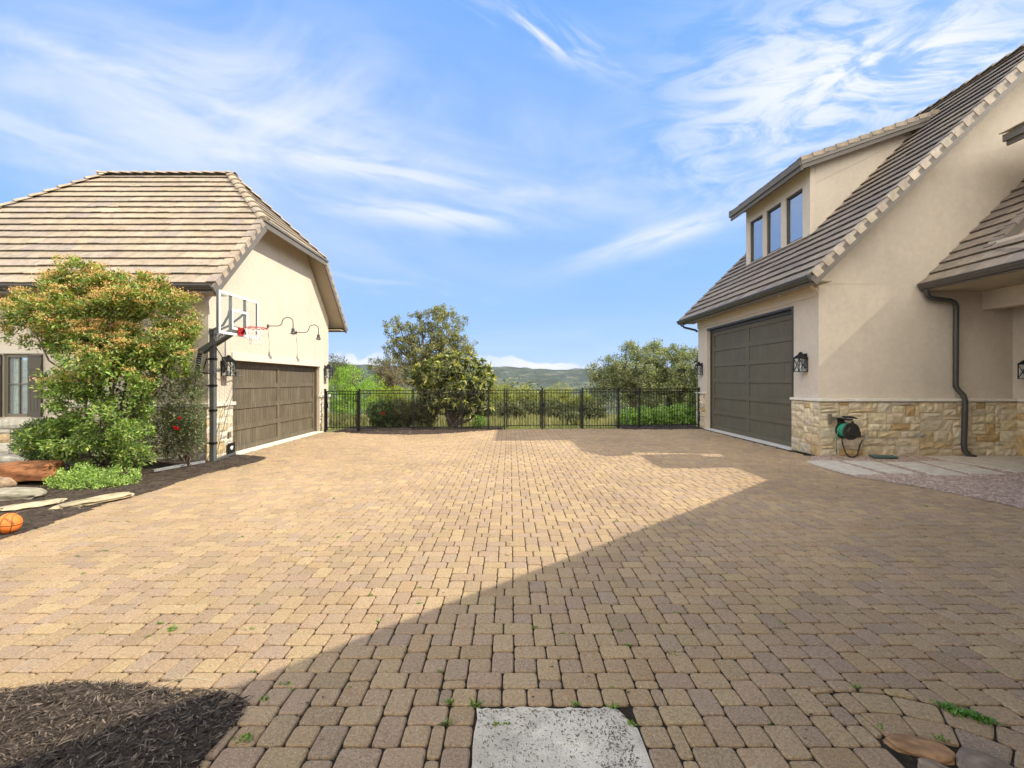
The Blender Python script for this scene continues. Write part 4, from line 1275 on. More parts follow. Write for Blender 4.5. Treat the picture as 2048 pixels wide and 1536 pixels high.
zm1 = lambda x, y, e_: .004 + min(max(e_, 0), .25) * .22 + (R.uniform(-.008, .008) if e_ > 0 else -.006)
sheet('mulch', [(-3.6, 2.66), (-3.0, 2.70), (-2.65, 2.79), (-2.3, 2.77), (-2.05, 2.70), (-1.74, 2.68), (-1.53, 2.62), (-1.48, 2.50), (-1.50, 2.2), (-1.54, 1.9), (-1.6, 1.2), (-3.6, 1.2)], zm1, M['mulch'], mulch_tint, .03, 'stuff',
      parts=lambda *a: (chips(10500, zm1, .012, .06, .006)(*a), chips(2600, zm1, .03, .085, .011, .8)(*a), chips(2500, zm1, .006, .016, .009)(*a)))
bed = [(-16.5, 10.46), (-16.5, 4.2), (-6.1, 4.2), (-5.90, 5.2), (-5.93, 5.6), (-6.08, 7.05), (-6.0, 7.6), (-6.08, 8.9), (-5.92, 9.7), (-5.80, 10.3), (-5.80, 10.7), (-5.95, 11.05), (-6.3, 11.25), (-6.75, 11.38), (-6.90, 11.42), (-6.90, 10.46)]
zm2 = lambda x, y, e_: .006 + min(max(e_, 0), .4) * .10 + max(0, min(-7.2 - x, 2)) * .04 + (R.uniform(-.010, .010) if e_ > 0 else -.006)
sheet('mulch_bed', bed, zm2, M['mulch'], mulch_tint, .07, 'stuff', parts=chips(9000, zm2, .03, .08, .011, .8))
zm3 = lambda x, y, e_: -.01 + min(max(e_, 0), .3) * .12 + R.uniform(-.01, .01)
sheet('mulch_border', [(-6.5, 16.5), (-5.6, 16.35), (-5.2, 15.95), (-4.4, 15.72), (-3.4, 15.62), (-2.6, 15.8), (-2.0, 16.2), (-.9, 17.0), (-.25, 17.4), (-.25, 18.3), (-6.5, 18.6)], zm3, M['mulch'], mulch_tint, .09, 'stuff', parts=chips(2200, zm3, .04, .1, .016))
sheet('mulch_border', [(4.3, 17.7), (4.7, 17.35), (6.0, 17.3), (7.3, 17.5), (7.62, 17.72), (7.62, 19.2), (4.3, 19.2)], zm3, M['mulch'], mulch_tint, .09, 'stuff', parts=chips(1200, zm3, .04, .1, .016))
sheet('mulch_pocket', [(1.91, 2.35), (1.91, 1.3)] + [(2.7, 1.3)] + [(CC[0] + (CI + .01) * math.cos(a), CC[1] + (CI + .01) * math.sin(a)) for a in [-.5 + 2.25 * k / 16 for k in range(17)]], lambda x, y, e_: -.03 + R.uniform(-.006, .006), M['mulch'], mulch_tint, .03, 'stuff', parts=chips(900, lambda x, y, e_: -.025, .02, .05, .006))


def grav_tint():
    c = R.choice([(.44, .32, .25), (.50, .38, .30), (.37, .27, .215), (.54, .44, .36), (.40, .275, .20), (.30, .23, .19)]); k = R.uniform(.8, 1.2)
    return tuple(q_ * k for q_ in c)


def pebbles(n_):
    def fn(mb_, inside, edge, bb):
        c = 0
        while c < n_:
            x, y = R.uniform(bb[0], bb[2]), R.uniform(bb[1], bb[3])
            if x > 1.2 * y + 1: continue
            ins = inside(x, y)
            if not ins and edge(x, y) > .10 * R.random() ** 2: continue
            c += 1
            if 6.75 < x < 9.95 and 8.95 < y < 10.35 and R.random() < .93 and any(a_ + (10.4 - y) * b_ * -1 < x < c_ + (10.4 - y) * d_ * -1 for a_, b_, c_, d_ in ((6.9, .15, 7.5, .13), (7.62, .08, 8.3, .16), (8.5, .15, 9.18, .2), (9.36, .18, 10.03, .16))): continue
            r_ = R.uniform(.007, .019); a = R.uniform(0, 3.14); t_ = grav_tint()
            ca, sa = math.cos(a), math.sin(a); z = .012 if ins else .004
            pts = [(r_, 0, 0), (0, r_ * .7, 0), (-r_ * .9, 0, .1 * r_), (0, -r_ * .75, 0), (.1 * r_, .1 * r_, r_ * .75)]
            V_ = [(x + p[0] * ca - p[1] * sa, y + p[0] * sa + p[1] * ca, z + p[2]) for p in pts]
            mb_.add(V_, [(0, 1, 4), (1, 2, 4), (2, 3, 4), (3, 0, 4)], t_)
    return fn


sheet('gravel', [(7.40, 11.2), (7.15, 10.8), (6.85, 10.33), (6.65, 9.7), (6.60, 9.1), (6.66, 8.8), (6.86, 8.4), (7.1, 8.0), (7.3, 7.5), (7.42, 6.6), (7.6, 5.6), (8.2, 4.8), (14, 4.8), (14, 11.2)],
      lambda x, y, e_: .008 + R.uniform(-.004, .004), M['gravel'], grav_tint, .05, 'stuff', parts=pebbles(12000))

mb = MB(); n = 26
edge_top = [(SLAB[0] + .005 + (SLAB[1] - SLAB[0] - .13) * i / n, SLAB[2] - .015 + R.uniform(-.014, .008)) for i in range(n)]
edge_top += [(.61, 2.565), (.635, 2.52), (.643, 2.47), (.680, 2.43), (.683, 2.36), (.685, 2.2), (.686, 1.4), (SLAB[0], 1.4)] + [(SLAB[0] + .004 + R.uniform(0, .012), 1.5 + .1 * i) for i in range(11)]
M['slabc'] = material('weathered_slab', (.66, .585, .465), .92, .2, var=.18, var_scale=7, bump=.6, bump_scale=110, streak=((3, 3, 3), (.56, .48, .35), .7), fleck=(140, (.15, .125, .10), .60, .55), patch=(2.5, .80, 1.12))
mb.prism([(x, y, -.05) for x, y in edge_top], (0, 0, .046))
tag(mb.build('concrete_slab', M['slabc'], None), 'weathered pale concrete slab with broken corner set into the pavers in the foreground', 'slab')

for i, (q, lb) in enumerate(((((6.78, 10.40), (7.05, 10.46), (7.49, 10.46), (7.29, 8.91), (6.73, 8.88), (6.68, 9.2), (6.66, 9.8)), 'first stepping slab, its side cut to the curve of the pavers'),
                             (((7.64, 10.46), (8.29, 10.32), (8.05, 9.0), (7.52, 9.02)), 'second stepping slab from the pavers, darkened in its middle'),
                             (((8.50, 10.26), (9.17, 10.27), (8.86, 8.81), (8.27, 8.83)), 'third stepping slab from the pavers, between two gravel strips'),
                             (((9.36, 10.42), (10.02, 10.36), (9.78, 8.96), (9.10, 8.97)), 'fourth stepping slab, nearest the black downspout'))):
    mb = MB(); mb.prism([(x, y, -.03) for x, y in q], (0, 0, .056))
    tag(mb.build('stepping_slab', M['concrete'], None, bevel=.008), lb, 'stepping slab', 'stepping slabs in the gravel')
mb = MB(); mb.box(10.15, 9.1, -.03, 14, 11.1, .03); tag(mb.build('walkway', M['concrete'], None), kind='structure')


def rock(name, label, cat, c, size, rz, tint, seed, tilt=0, mat='rock', group=None, cubic=.75, n_=3, rough=.12):
    import bmesh
    bm = bmesh.new(); bmesh.ops.create_icosphere(bm, subdivisions=n_, radius=1)
    r_ = random.Random(seed); ph = [r_.uniform(0, 6) for _ in range(9)]
    for v in bm.verts:
        p = v.co
        m_ = max(abs(p.x), abs(p.y), abs(p.z)); p = p * (1 - cubic) + p / m_ * cubic * .86
        d_ = 1 + rough * (math.sin(p.x * 3 + ph[0]) * math.sin(p.y * 3.4 + ph[1]) + .6 * math.sin(p.z * 5 + p.x * 4 + ph[2]) + .35 * math.sin(p.y * 9 + ph[3] + p.x * 7)) + r_.uniform(-.03, .03) * rough * 8 * .3
        v.co = Vector((p.x * size[0] / 2 * d_, p.y * size[1] / 2 * d_, p.z * size[2] / 2 * (1 + (d_ - 1) * .5)))
    me_ = bpy.data.meshes.new(name); bm.to_mesh(me_); bm.free()
    ca_2 = me_.attributes.new('tint', 'FLOAT_COLOR', 'POINT'); nV = len(me_.vertices)
    cols = np.array([[*(q_ * k_ for q_ in tint), 1] for k_ in [r_.uniform(.7, 1.25) for _ in range(nV)]], dtype=np.float32); ca_2.data.foreach_set('color', cols.ravel())
    me_.materials.append(M[mat])
    o = bpy.data.objects.new(name, me_); COL.objects.link(o); o.location = c; o.rotation_euler = (tilt, 0, rz)
    return tag(o, label, cat, group)


rock('flagstone', 'long pale flagstone flush in the mulch along the paving edge', 'stone', (-6.27, 6.88, .05), (.34, .98, .07), -.42, (.40, .33, .205), 3, cubic=.5, rough=.18, group='stones in the mulch bed')
rock('flagstone', 'pale flagstone in the mulch just behind the basketball', 'stone', (-6.84, 6.52, .075), (.30, .72, .07), -.66, (.41, .345, .225), 5, cubic=.45, rough=.2, group='stones in the mulch bed')
rock('boulder', 'rust red sandstone boulder at the foot of the big shrub', 'boulder', (-8.28, 7.86, .30), (1.0, .5, .34), .10, (.27, .115, .05), 8, .03, group='stones in the mulch bed', n_=4, rough=.055)
rock('boulder', 'long tan ledge stone cut by the photo edge beside the red boulder', 'boulder', (-9.5, 8.05, .30), (1.5, .45, .22), .03, (.40, .29, .17), 12, .02, group='stones in the mulch bed', n_=4, rough=.07)
rock('boulder', 'rounded brown stone propping up the red boulder', 'boulder', (-8.55, 7.55, .12), (.55, .4, .3), .3, (.30, .22, .15), 14, group='stones in the mulch bed', rough=.14)
rock('boulder', 'grey slanting rock lying in front of the red boulder', 'boulder', (-7.75, 6.92, .09), (1.1, .34, .22), .32, (.30, .27, .20), 21, .1, group='stones in the mulch bed', rough=.12)
rock('boulder', 'flat grey slab under the house wall behind the boulders', 'boulder', (-10.2, 9.35, .22), (3.6, .7, .34), 0.0, (.46, .42, .34), 25, group='stones in the mulch bed', n_=4, rough=.06)
for nm, lb, c, s, rz_, t_ in (('edging_stone', 'orange brown flat stone inside the curved paver edging', (2.07, 2.30, -.005), (.30, .15, .06), -.35, (.30, .17, .085)), ('edging_stone', 'grey brown stone beside the orange one in the paver edging', (2.28, 2.17, .0), (.24, .22, .07), -.2, (.20, .15, .105)),
                              ('edging_stone', 'small brown stone below the orange one in the edging', (2.03, 2.14, -.005), (.18, .15, .06), -.5, (.24, .175, .115)), ('edging_stone', 'dark angular stone at the far end of the edging', (2.42, 2.03, -.005), (.15, .2, .06), .3, (.11, .09, .07))):
    rock(nm, lb, 'stone', c, s, rz_, t_, hash(lb) % 97 if False else len(lb) * 3, cubic=.3, rough=.1, group='stones inside the curved edging')

# ------------------------------------------------------------------ hose reel and small fittings
yw = YF - .15
hz = thing('hose_reel', 'black hose reel wound with green hose on the limestone wall', 'hose reel', (8.08, yw, .66))
c = (8.08, 0, .66)
mb = MB()
mb.lathe((8.08, yw - .09, .66), [(.10, .0), (.2, 0), (.205, -.012), (.2, -.024), (.1, -.024)], 28, 'y')
mb.lathe((8.08, yw - .36, .66), [(.0, -.03), (.09, -.03), (.11, -.012), (.195, -.012), (.205, 0), (.208, .016), (.195, .024), (.08, .02)], 28, 'y')
mb.lathe((8.08, yw - .2, .66), [(.09, -.16), (.09, .12)], 18, 'y')
mb.box(8.08 - .03, yw - .40, .55, 8.08 + .03, yw - .385, .90); mb.box(8.12, yw - .405, .52, 8.27, yw - .385, .66)
for k in range(8):
    a = k * math.pi / 4 + .2; mb.beam((8.08 + .1 * math.cos(a), yw - .375, .66 + .1 * math.sin(a)), (8.08 + .19 * math.cos(a), yw - .375, .66 + .19 * math.sin(a)), .03, .02, (0, 1, 0))
mb.beam((8.08, yw - .36, .93), (8.08, yw + .02, .93), .07, .04)
mb.box(8.02, yw - .06, .60, 8.14, yw + .03, .97)
reel = mb.build('reel', M['blackplastic'], hz)
mb = MB()
for lay_ in range(2):
    rr_ = .115 + lay_ * .035
    mb.tube([(8.08 + (rr_ + .008 * math.sin(k * .9)) * math.cos(k * .42), yw - .115 - .0163 * k * .42 / 2.1 % .22, .66 + rr_ * math.sin(k * .42)) for k in range(150)], .0135, 6)
mb.tube([(8.08 - .165 * math.cos(k * .35) , yw - .12 - .02 * (k % 9), .66 + .165 * math.sin(k * .35)) for k in range(90)], .0135, 6)
mb.build('wound_hose', M['hose'], hz, smooth=True)
mb = MB(); mb.tube([(7.90, yw - .2, .72), (7.86, yw - .2, .58), (7.84, yw - .19, .40), (7.85, yw - .18, .22), (7.87, yw - .17, .12)], .012, 6); mb.build('hanging_hose', M['palehose'], hz, smooth=True)
mb = MB(); mb.tube([(8.02, yw - .16, .52), (8.0, yw - .16, .42), (8.02, yw - .17, .30), (8.06, yw - .19, .14), (8.13, yw - .2, .045), (8.24, yw - .2, .02), (8.35, yw - .18, .06), (8.42, yw - .14, .18), (8.48, yw - .1, .30), (8.56, yw - .08, .42)], .015, 8); mb.build('supply_hose', M['blackplastic'], hz, smooth=True)
mb = MB()
mb.box(7.78, yw - .05, .80, 7.84, yw + .01, 1.04); mb.prism([(7.84, yw - .045, .965), (8.16, yw - .32, .945), (8.16, yw - .02, .945), (7.84, yw - .02, .965)], (0, 0, .022)); mb.beam((7.83, yw - .03, .86), (7.95, yw - .08, .96), .02, .02)
br_ = thing('hose_bracket', 'rusty brown shelf bracket above the hose reel', 'bracket', (7.81, yw, .92))
mb.build('shelf', M['frame'], br_)
mb = MB(); mb.tube([(8.02, yw - .2, .985), (8.12, yw - .25, .99), (8.2, yw - .29, .975), (8.27, yw - .3, .955)], [.022, .028, .022, .012], 8); mb.tube([(8.05, yw - .1, .985), (8.2, yw - .13, .985)], .02, 8)
nz = tag(mb.build('spray_nozzle', M['black'], None, smooth=True), 'black and chrome spray nozzle resting on the bracket above the reel', 'nozzle')
mb = MB(); mb.tube([(8.62, yw + .02, .50), (8.62, yw - .10, .50), (8.60, yw - .12, .42)], .018, 8); mb.tube([(8.62, yw - .07, .50), (8.62, yw - .07, .56)], .009, 6); mb.lathe((8.62, yw - .07, .565), [(0, .012), (.035, .01), (.035, -.006), (0, -.008)], 10)
tag(mb.build('garden_tap', M['steel'], None), 'garden tap on the limestone wall feeding the hose', 'tap')
mb = MB(); mb.lathe((10.05, yw - .02, .53), [(0, -.05), (.03, -.05), (.034, -.02), (.05, -.01), (.05, .01)], 14, 'y'); tag(mb.build('wall_fitting', M['steel'], None), 'round grey fitting on the limestone wall left of the downspout', 'fitting')
mb = MB(); mb.prism([(8.58, 10.72, .03), (9.12, 10.68, .03), (9.18, 10.9, .03), (8.66, 11.0, .03)], (0, 0, .045)); tag(mb.build('valve_box', M['valve'], None, bevel=.01), 'dark green valve box lid in the gravel under the limestone wall', 'valve box')
mb = MB(); mb.box(XL + .04, 11.16, .46, XL + .075, 11.24, .60); tag(mb.build('outlet_box', M['frame'], None, bevel=.008), 'brown weatherproof outlet box on the lit stone pier by the garage door', 'outlet')
mb = MB(); mb.tube([(-2.05, 2.66, .06), (-1.97, 2.70, .085), (-1.88, 2.70, .09), (-1.76, 2.69, .075)], .0035, 5); tag(mb.build('twig', M['twig'], None), 'pale dry twig lying on the mulch in the foreground', 'twig')
mb = MB(); mb.prism([(12.40, 8.0, .03), (12.40, 10.4, .03), (12.455, 10.4, .03), (12.455, 8.0, .03)], (0, 0, .06)); mb.build('door_sill', M['cap'], hr)
# ------------------------------------------------------------------ black picket fences and gates
def picket_panel(mb, p, q, zb0, zb1, zt0, zt1, rails=(.0, .11), low=.12, sp=.108, pr=.007, rr=.016):
    p, q = Vector((*p, 0)), Vector((*q, 0))
    L = (q - p).length; d = (q - p).normalized(); n_ = max(1, round(L / sp))
    up = Vector((0, 0, 1))
    for k in range(n_):
        f = (k + .5) / n_; c = p.lerp(q, f); zb = zb0 + (zb1 - zb0) * f; zt = zt0 + (zt1 - zt0) * f
        mb.obox(c + up * (zb + .04 + zt) / 2, d * pr, Vector((-d.y, d.x, 0)) * pr, up * (zt - zb - .04) / 2)
    for r_ in rails: mb.beam(p + up * (zt0 - r_), q + up * (zt1 - r_), .025, .027)
    mb.beam(p + up * (zb0 + low), q + up * (zb1 + low), .025, .027)


def post(parent, x, y, zb, zt, w_=.025):
    mb = MB(); mb.box(x - w_, y - w_, zb, x + w_, y + w_, zt); mb.box(x - w_ - .006, y - w_ - .006, zt, x + w_ + .006, y + w_ + .006, zt + .02)
    return mb.build('post', M['black'], parent)


def fence(label, pts, zt=1.50, name='picket_fence', zb=lambda x, y: -.02, gates=(), sp=.108):
    r = thing(name, label, 'fence', (*pts[0], zb(*pts[0])))
    for i, (x, y) in enumerate(pts): post(r, x, y, zb(x, y) - .05, zb(x, y) + .02 + zt + .04)
    for i in range(len(pts) - 1):
        if i in gates: continue
        mb = MB(); a, b = pts[i], pts[i + 1]
        za_, zb_ = zb(*a) + .02, zb(*b) + .02
        picket_panel(mb, a, b, za_, zb_, za_ + zt, zb_ + zt, sp=sp); mb.build('picket_panel', M['black'], r)
    return r


def gate(label, p, q, zt=1.48):
    r = thing('gate', label, 'gate', (*p, 0))
    d = (Vector(q) - Vector(p)).normalized()
    a, b = Vector(p) + d * .075, Vector(q) - d * .06
    mb = MB(); picket_panel(mb, a, b, .03, .03, zt, zt); mb.build('picket_panel', M['black'], r)
    for c in (a, b): pieces('gate_stile', M['black'], r, lambda m: m.box(c.x - .022, c.y - .022, .04, c.x + .022, c.y + .022, zt + .01))
    pieces('latch', M['black'], r, lambda m: m.box(a.x - .05, a.y - .035, .86, a.x + .03, a.y + .035, 1.0))
    for z in (.2, 1.25): pieces('hinge', M['black'], r, lambda m: m.box(b.x - .01, b.y - .03, z, b.x + .07, b.y + .03, z + .06))


fence('black picket fence running from the left gate past the loquat to the double gate', [(-5.46, 16.5), (-3.62, 17.0), (-1.82, 17.15), (-.82, 17.3), (-.20, 17.36)])
fence('short black picket fence between the gate and the tall dark door wall', [(4.22, 17.72), (5.07, 17.85), (7.56, 18.2)], zt=1.54)
gate('narrow black picket gate at the corner of the sunlit garage', (-6.80, 16.72), (-5.46, 16.5))
mb = MB(); r_ = thing('gate_post', 'black gate post against the corner of the sunlit garage', 'post', (-6.80, 16.75, 0)); post(r_, -6.80, 16.75, -.05, 1.54, .032)
gate('left leaf of the black picket double gate at the end of the driveway', (-.20, 17.36), (1.24, 17.52), 1.5)
gate('right leaf of the black picket double gate, between two thick posts', (1.24, 17.52), (2.80, 17.6), 1.5)
fence('black picket fence panel right of the double gate with thick end posts', [(2.80, 17.6), (4.20, 17.68)], zt=1.54)
r_ = thing('gate_post', 'black meeting post in the middle of the double gate', 'post', (1.24, 17.52, 0)); post(r_, 1.24, 17.50, -.05, 1.56, .03)
g3 = lambda x, y: gz_(x, y)
fence('low far black fence across the meadow beyond the gates', [(-9 + 2.4 * i, 37 + .15 * i) for i in range(10)], zt=1.15, zb=g3, sp=.24)
fence('stepped black rail fence beside the path behind the left gate', [(-6.1, 20.2), (-5.4, 18.9), (-5.1, 18.7), (-4.75, 18.6)], zt=.95, zb=lambda x, y: -.1)

# ------------------------------------------------------------------ plants
def leaf_mesh(name, P, D, N_, L_, W_, T_, mat, parent, fold=.25, droop=.15):
    """One six-point folded leaf per row: P base, D direction, N_ upper side."""
    n_ = len(P)
    D = D / np.linalg.norm(D, axis=1, keepdims=True)
    S = np.cross(D, N_); S /= np.linalg.norm(S, axis=1, keepdims=True) + 1e-9
    Nn = np.cross(S, D)
    L_ = np.asarray(L_).reshape(-1, 1) * np.ones((n_, 1)); W_ = np.asarray(W_).reshape(-1, 1) * np.ones((n_, 1))
    b = P; tip = P + D * L_ - Nn * L_ * droop
    l1 = P + D * L_ * .32 - S * W_ * .5 + Nn * W_ * fold; r1 = P + D * L_ * .32 + S * W_ * .5 + Nn * W_ * fold
    l2 = P + D * L_ * .70 - S * W_ * .40 + Nn * (W_ * fold * .8 - L_ * droop * .4); r2 = P + D * L_ * .70 + S * W_ * .40 + Nn * (W_ * fold * .8 - L_ * droop * .4)
    V = np.stack([b, r1, r2, tip, l2, l1], 1).reshape(-1, 3)
    i = np.arange(n_)[:, None] * 6
    Fa = np.concatenate([i + np.array([[0, 1, 2, 3]]), i + np.array([[0, 3, 4, 5]])], 0)
    return np_mesh(name, V, Fa, np.repeat(T_, 6, 0), mat, parent)


def unit(n_):
    v = rng.normal(size=(n_, 3)); return v / np.linalg.norm(v, axis=1, keepdims=True)


def tints(n_, pal, weights=None, jit=.18):
    pal = np.array(pal); idx = rng.choice(len(pal), n_, p=weights)
    return pal[idx] * (1 + rng.uniform(-jit, jit, (n_, 1))) * (1 + rng.uniform(-.06, .06, (n_, 3)))


def clumps_in(ells, n_, shell=.35):
    """Random points in a union of ellipsoids (centre, radii), favouring the outside."""
    w_ = np.array([e[1][0] * e[1][1] * e[1][2] for e in ells]) ** .7; w_ /= w_.sum()
    k = rng.choice(len(ells), n_, p=w_)
    u = unit(n_); r = shell + (1 - shell) * rng.random((n_, 1)) ** .6
    c = np.array([e[0] for e in ells])[k]; rd = np.array([e[1] for e in ells])[k]
    return c + u * r * rd, u


def rosettes(C, U_, per, spread, size, wr, pal, up=.5, flat=.2, weights=None, tipcols=None):
    """Leaves set round each twig tip C pointing out along U_."""
    n_ = len(C) * per
    c = np.repeat(C, per, 0); u = np.repeat(U_, per, 0)
    d = u * .7 + unit(n_) * .9 + np.array([[0, 0, up]])
    P = c + unit(n_) * (rng.random((n_, 1)) ** .5) * spread
    N_ = u * .4 + unit(n_) * .45 + np.array([[.15, -.1, 1.0 - flat]])
    L_ = size * rng.uniform(.6, 1.25, n_); T_ = tints(n_, pal, weights)
    T_ = T_ * np.repeat(rng.uniform(.78, 1.22, (len(C), 1)), per, 0)
    return P, d, N_, L_, L_ * wr, T_


def stems(parent, base, tips, r0, mat, fork=.35, name='stem', n_=7, wander=.12):
    mb = MB(); base = Vector(base)
    for tp in tips:
        tp = Vector(tp); d = tp - base
        k = 7; pts = []
        for i in range(k):
            f = i / (k - 1)
            bend = Vector((d.x * (f ** 1.35), d.y * (f ** 1.35), d.z * (f ** .9)))
            pts.append(base + bend + Vector((R.gauss(0, wander), R.gauss(0, wander), R.gauss(0, wander * .5))) * math.sin(math.pi * f))
        mb.tube(pts, [r0 * (1 - .82 * (i / (k - 1))) for i in range(k)], n_)
    return mb.build(name, mat, parent, smooth=True)


def tree(label, base, ells, trunk_h, r0, nclump, per, spread, size, pal, cat='tree', name='tree', group=None, wr=.5, up=.3, nlimb=9, shell=.3, trunk=True, mat='leaf_matte', droop=.15, crown='crown', weights=None, lean=(0, 0), twig=0):
    r = thing(name, label, cat, base, group)
    C, U_ = clumps_in(ells, nclump, shell)
    P, d, N_, L_, W_, T_ = rosettes(C, U_, per, spread, size, wr, pal, up, weights=weights)
    leaf_mesh(crown, P, d, N_, L_, W_, T_, M[mat], r, droop=droop)
    mb = MB(); b = Vector(base); fk = b + Vector((lean[0], lean[1], trunk_h))
    if trunk:
        mb.tube([b + Vector((0, 0, -.1)), b.lerp(fk, .5) + Vector((R.gauss(0, .05), R.gauss(0, .05), 0)), fk], [r0 * 1.25, r0, r0 * .85], 9)
        far = sorted(range(len(C)), key=lambda i: -R.random())[:nlimb]
        for i in far:
            tp = Vector(C[i]); k = 6; pts = []
            for j in range(k):
                f = j / (k - 1); pts.append(fk.lerp(tp, f) + Vector((R.gauss(0, .10), R.gauss(0, .10), R.gauss(0, .06) + .12 * math.sin(math.pi * f))) * math.sin(math.pi * f) * (tp - fk).length * .6)
            mb.tube(pts, [r0 * .62 * (1 - .85 * j / (k - 1)) for j in range(k)], 6)
            for m_ in range(twig):
                q0 = pts[R.randint(2, k - 1)]; q1 = Vector(C[R.randrange(len(C))])
                if (q1 - q0).length < 1.6: mb.tube([q0, q0.lerp(q1, .5) + Vector((R.gauss(0, .06), R.gauss(0, .06), R.gauss(0, .06))), q1], [r0 * .16, r0 * .1, r0 * .04], 4)
        mb.build('trunk', M['bark'], r, smooth=True)
    return r


OAK = [(.12, .135, .05), (.15, .16, .06), (.09, .11, .04), (.19, .185, .085), (.22, .21, .11)]
OAK2 = [(.13, .165, .075), (.17, .20, .09), (.10, .13, .055), (.21, .23, .125), (.26, .265, .165)]
LIME = [(.16, .29, .03), (.22, .37, .04), (.12, .23, .025), (.28, .41, .07)]
OLIVE = [(.11, .105, .05), (.14, .125, .065), (.09, .09, .04), (.17, .14, .08)]
DEEP = [(.05, .08, .024), (.065, .10, .028), (.08, .125, .034), (.04, .065, .02)]
YEL = [(.20, .225, .06), (.16, .19, .05), (.13, .155, .045), (.25, .25, .085)]

# large photinia by the garage
ph = thing('photinia_shrub', 'big photinia shrub with rusty flower heads in front of the garage wall', 'shrub', (-7.6, 8.85, .05))
E = [((-8.3, 8.95, 3.05), (1.35, .75, .72)), ((-7.25, 8.85, 2.9), (1.15, .75, .75)), ((-7.0, 8.85, 2.1), (1.05, .75, .8)), ((-7.95, 8.7, 2.0), (1.15, .8, .8)),
     ((-7.8, 8.5, 1.15), (1.0, .72, .75)), ((-7.2, 8.55, 1.1), (.9, .65, .65)), ((-8.55, 9.0, 3.65), (.30, .28, .55)), ((-7.6, 8.8, 3.5), (.6, .45, .32)), ((-6.75, 8.9, 3.25), (.5, .45, .42)), ((-8.95, 9.0, 3.3), (.6, .4, .32)), ((-7.85, 8.2, .6), (.62, .5, .45)), ((-6.55, 9.0, 2.55), (.45, .45, .5))]
Cb, Ub = clumps_in(E, 150, .60)                                # boughs, then twigs round each bough
kb = rng.integers(0, len(Cb), 2350)
ub = unit(2350); ub = ub + Ub[kb] * .7; ub /= np.linalg.norm(ub, axis=1, keepdims=True)
C = Cb[kb] + ub * (rng.random((2350, 1)) ** .5) * .36 * np.array([[1, .9, .8]]); U_ = ub
sprig = [(-8.62, 8.9, 4.2, .55), (-9.0, 8.9, 3.95, .4), (-8.9, 8.8, 3.7, .45), (-8.25, 8.9, 3.85, .35), (-7.6, 8.8, 3.95, .4), (-7.3, 8.8, 3.8, .3), (-7.0, 8.8, 3.85, .3), (-6.75, 8.8, 3.8, .3), (-9.55, 8.9, 3.4, .3), (-9.75, 8.9, 3.05, .3), (-6.45, 8.9, 3.5, .3), (-6.3, 8.9, 2.75, .25), (-9.45, 8.8, 1.95, .3)]
sc_ = np.array([(x + R.gauss(0, .07), y + R.gauss(0, .07), z - hh * k / 9) for x, y, z, hh in sprig for k in range(10)])
C = np.concatenate([C, sc_]); U_ = np.concatenate([U_, unit(len(sc_)) * .5 + np.array([[0, 0, .8]])])
q_ = C[:, 0] / C[:, 1]
keep = (q_ < np.where((C[:, 2] > 1.3) & (C[:, 2] < 2.7), -.705, -.682)) & ~((C[:, 2] < 1.75) & (q_ > -.79)) & ~((q_ < -1.035) & (C[:, 2] > .95) & (C[:, 2] < 2.5))
C, U_ = C[keep], U_[keep]     # pruned clear of the hoop pole
P, d, N_, L_, W_, T_ = rosettes(C, U_, 26, .11, .072, .42, [(.085, .15, .03), (.12, .20, .035), (.065, .115, .026), (.155, .23, .045), (.20, .25, .07)], .35, .1)
hgt = np.clip((P[:, 2:3] - 1.3) / 2.0, 0, 1)
old = tints(len(P), [(.24, .24, .06), (.27, .225, .06), (.17, .20, .05), (.31, .23, .08)])
selm = rng.random((len(P), 1)) < hgt * .38
T_ = np.where(selm, old, T_)
leaf_mesh('foliage', P, d, N_, L_, W_, T_, M['leaf'], ph)
# flower heads: flat corymbs of fine stalks on the upper, sunny tips
sel = np.where(((C[:, 2] > 2.2) & (U_[:, 2] > -.1)) | ((C[:, 2] > 1.7) & (U_[:, 2] > .35)))[0]; sel = sel[rng.random(len(sel)) < .52]
fc = C[sel] + U_[sel] * .06 + np.array([[0, 0, .07]])
per = 60; n_ = len(fc) * per
u = np.repeat(fc, per, 0); off = rng.normal(size=(n_, 3)) * np.array([[.062, .062, .022]])
leaf_mesh('flower_head', u + off, unit(n_) + np.array([[0, 0, .6]]), unit(n_) + np.array([[0, 0, .8]]), rng.uniform(.016, .036, n_), .012, tints(n_, [(.50, .31, .15), (.44, .25, .12), (.56, .37, .19), (.42, .29, .12)]), M['leaf'], ph)
stems(ph, (-7.75, 8.9, .05), [tuple(C[i]) for i in rng.choice(len(C), 26, False)] + [(-7.3, 8.9, 1.5), (-8.2, 8.9, 1.5)], .035, M['bark'])

bx = thing('boxwood_shrub', 'low dark green clipped shrub at the left foot of the photinia', 'shrub', (-9.1, 9.05, .1))
C, U_ = clumps_in([((-8.95, 8.75, .72), (.45, .42, .40)), ((-8.5, 8.8, .75), (.5, .45, .38))], 400, .6)
P, d, N_, L_, W_, T_ = rosettes(C, U_, 22, .08, .048, .5, DEEP + [(.09, .15, .03)], .4)
leaf_mesh('foliage', P, d, N_, L_, W_, T_, M['leaf'], bx); stems(bx, (-8.65, 8.85, .1), [(-9.1, 8.8, .6), (-8.9, 8.8, .8), (-8.5, 8.8, .7), (-8.9, 8.7, .45)], .02, M['bark'])

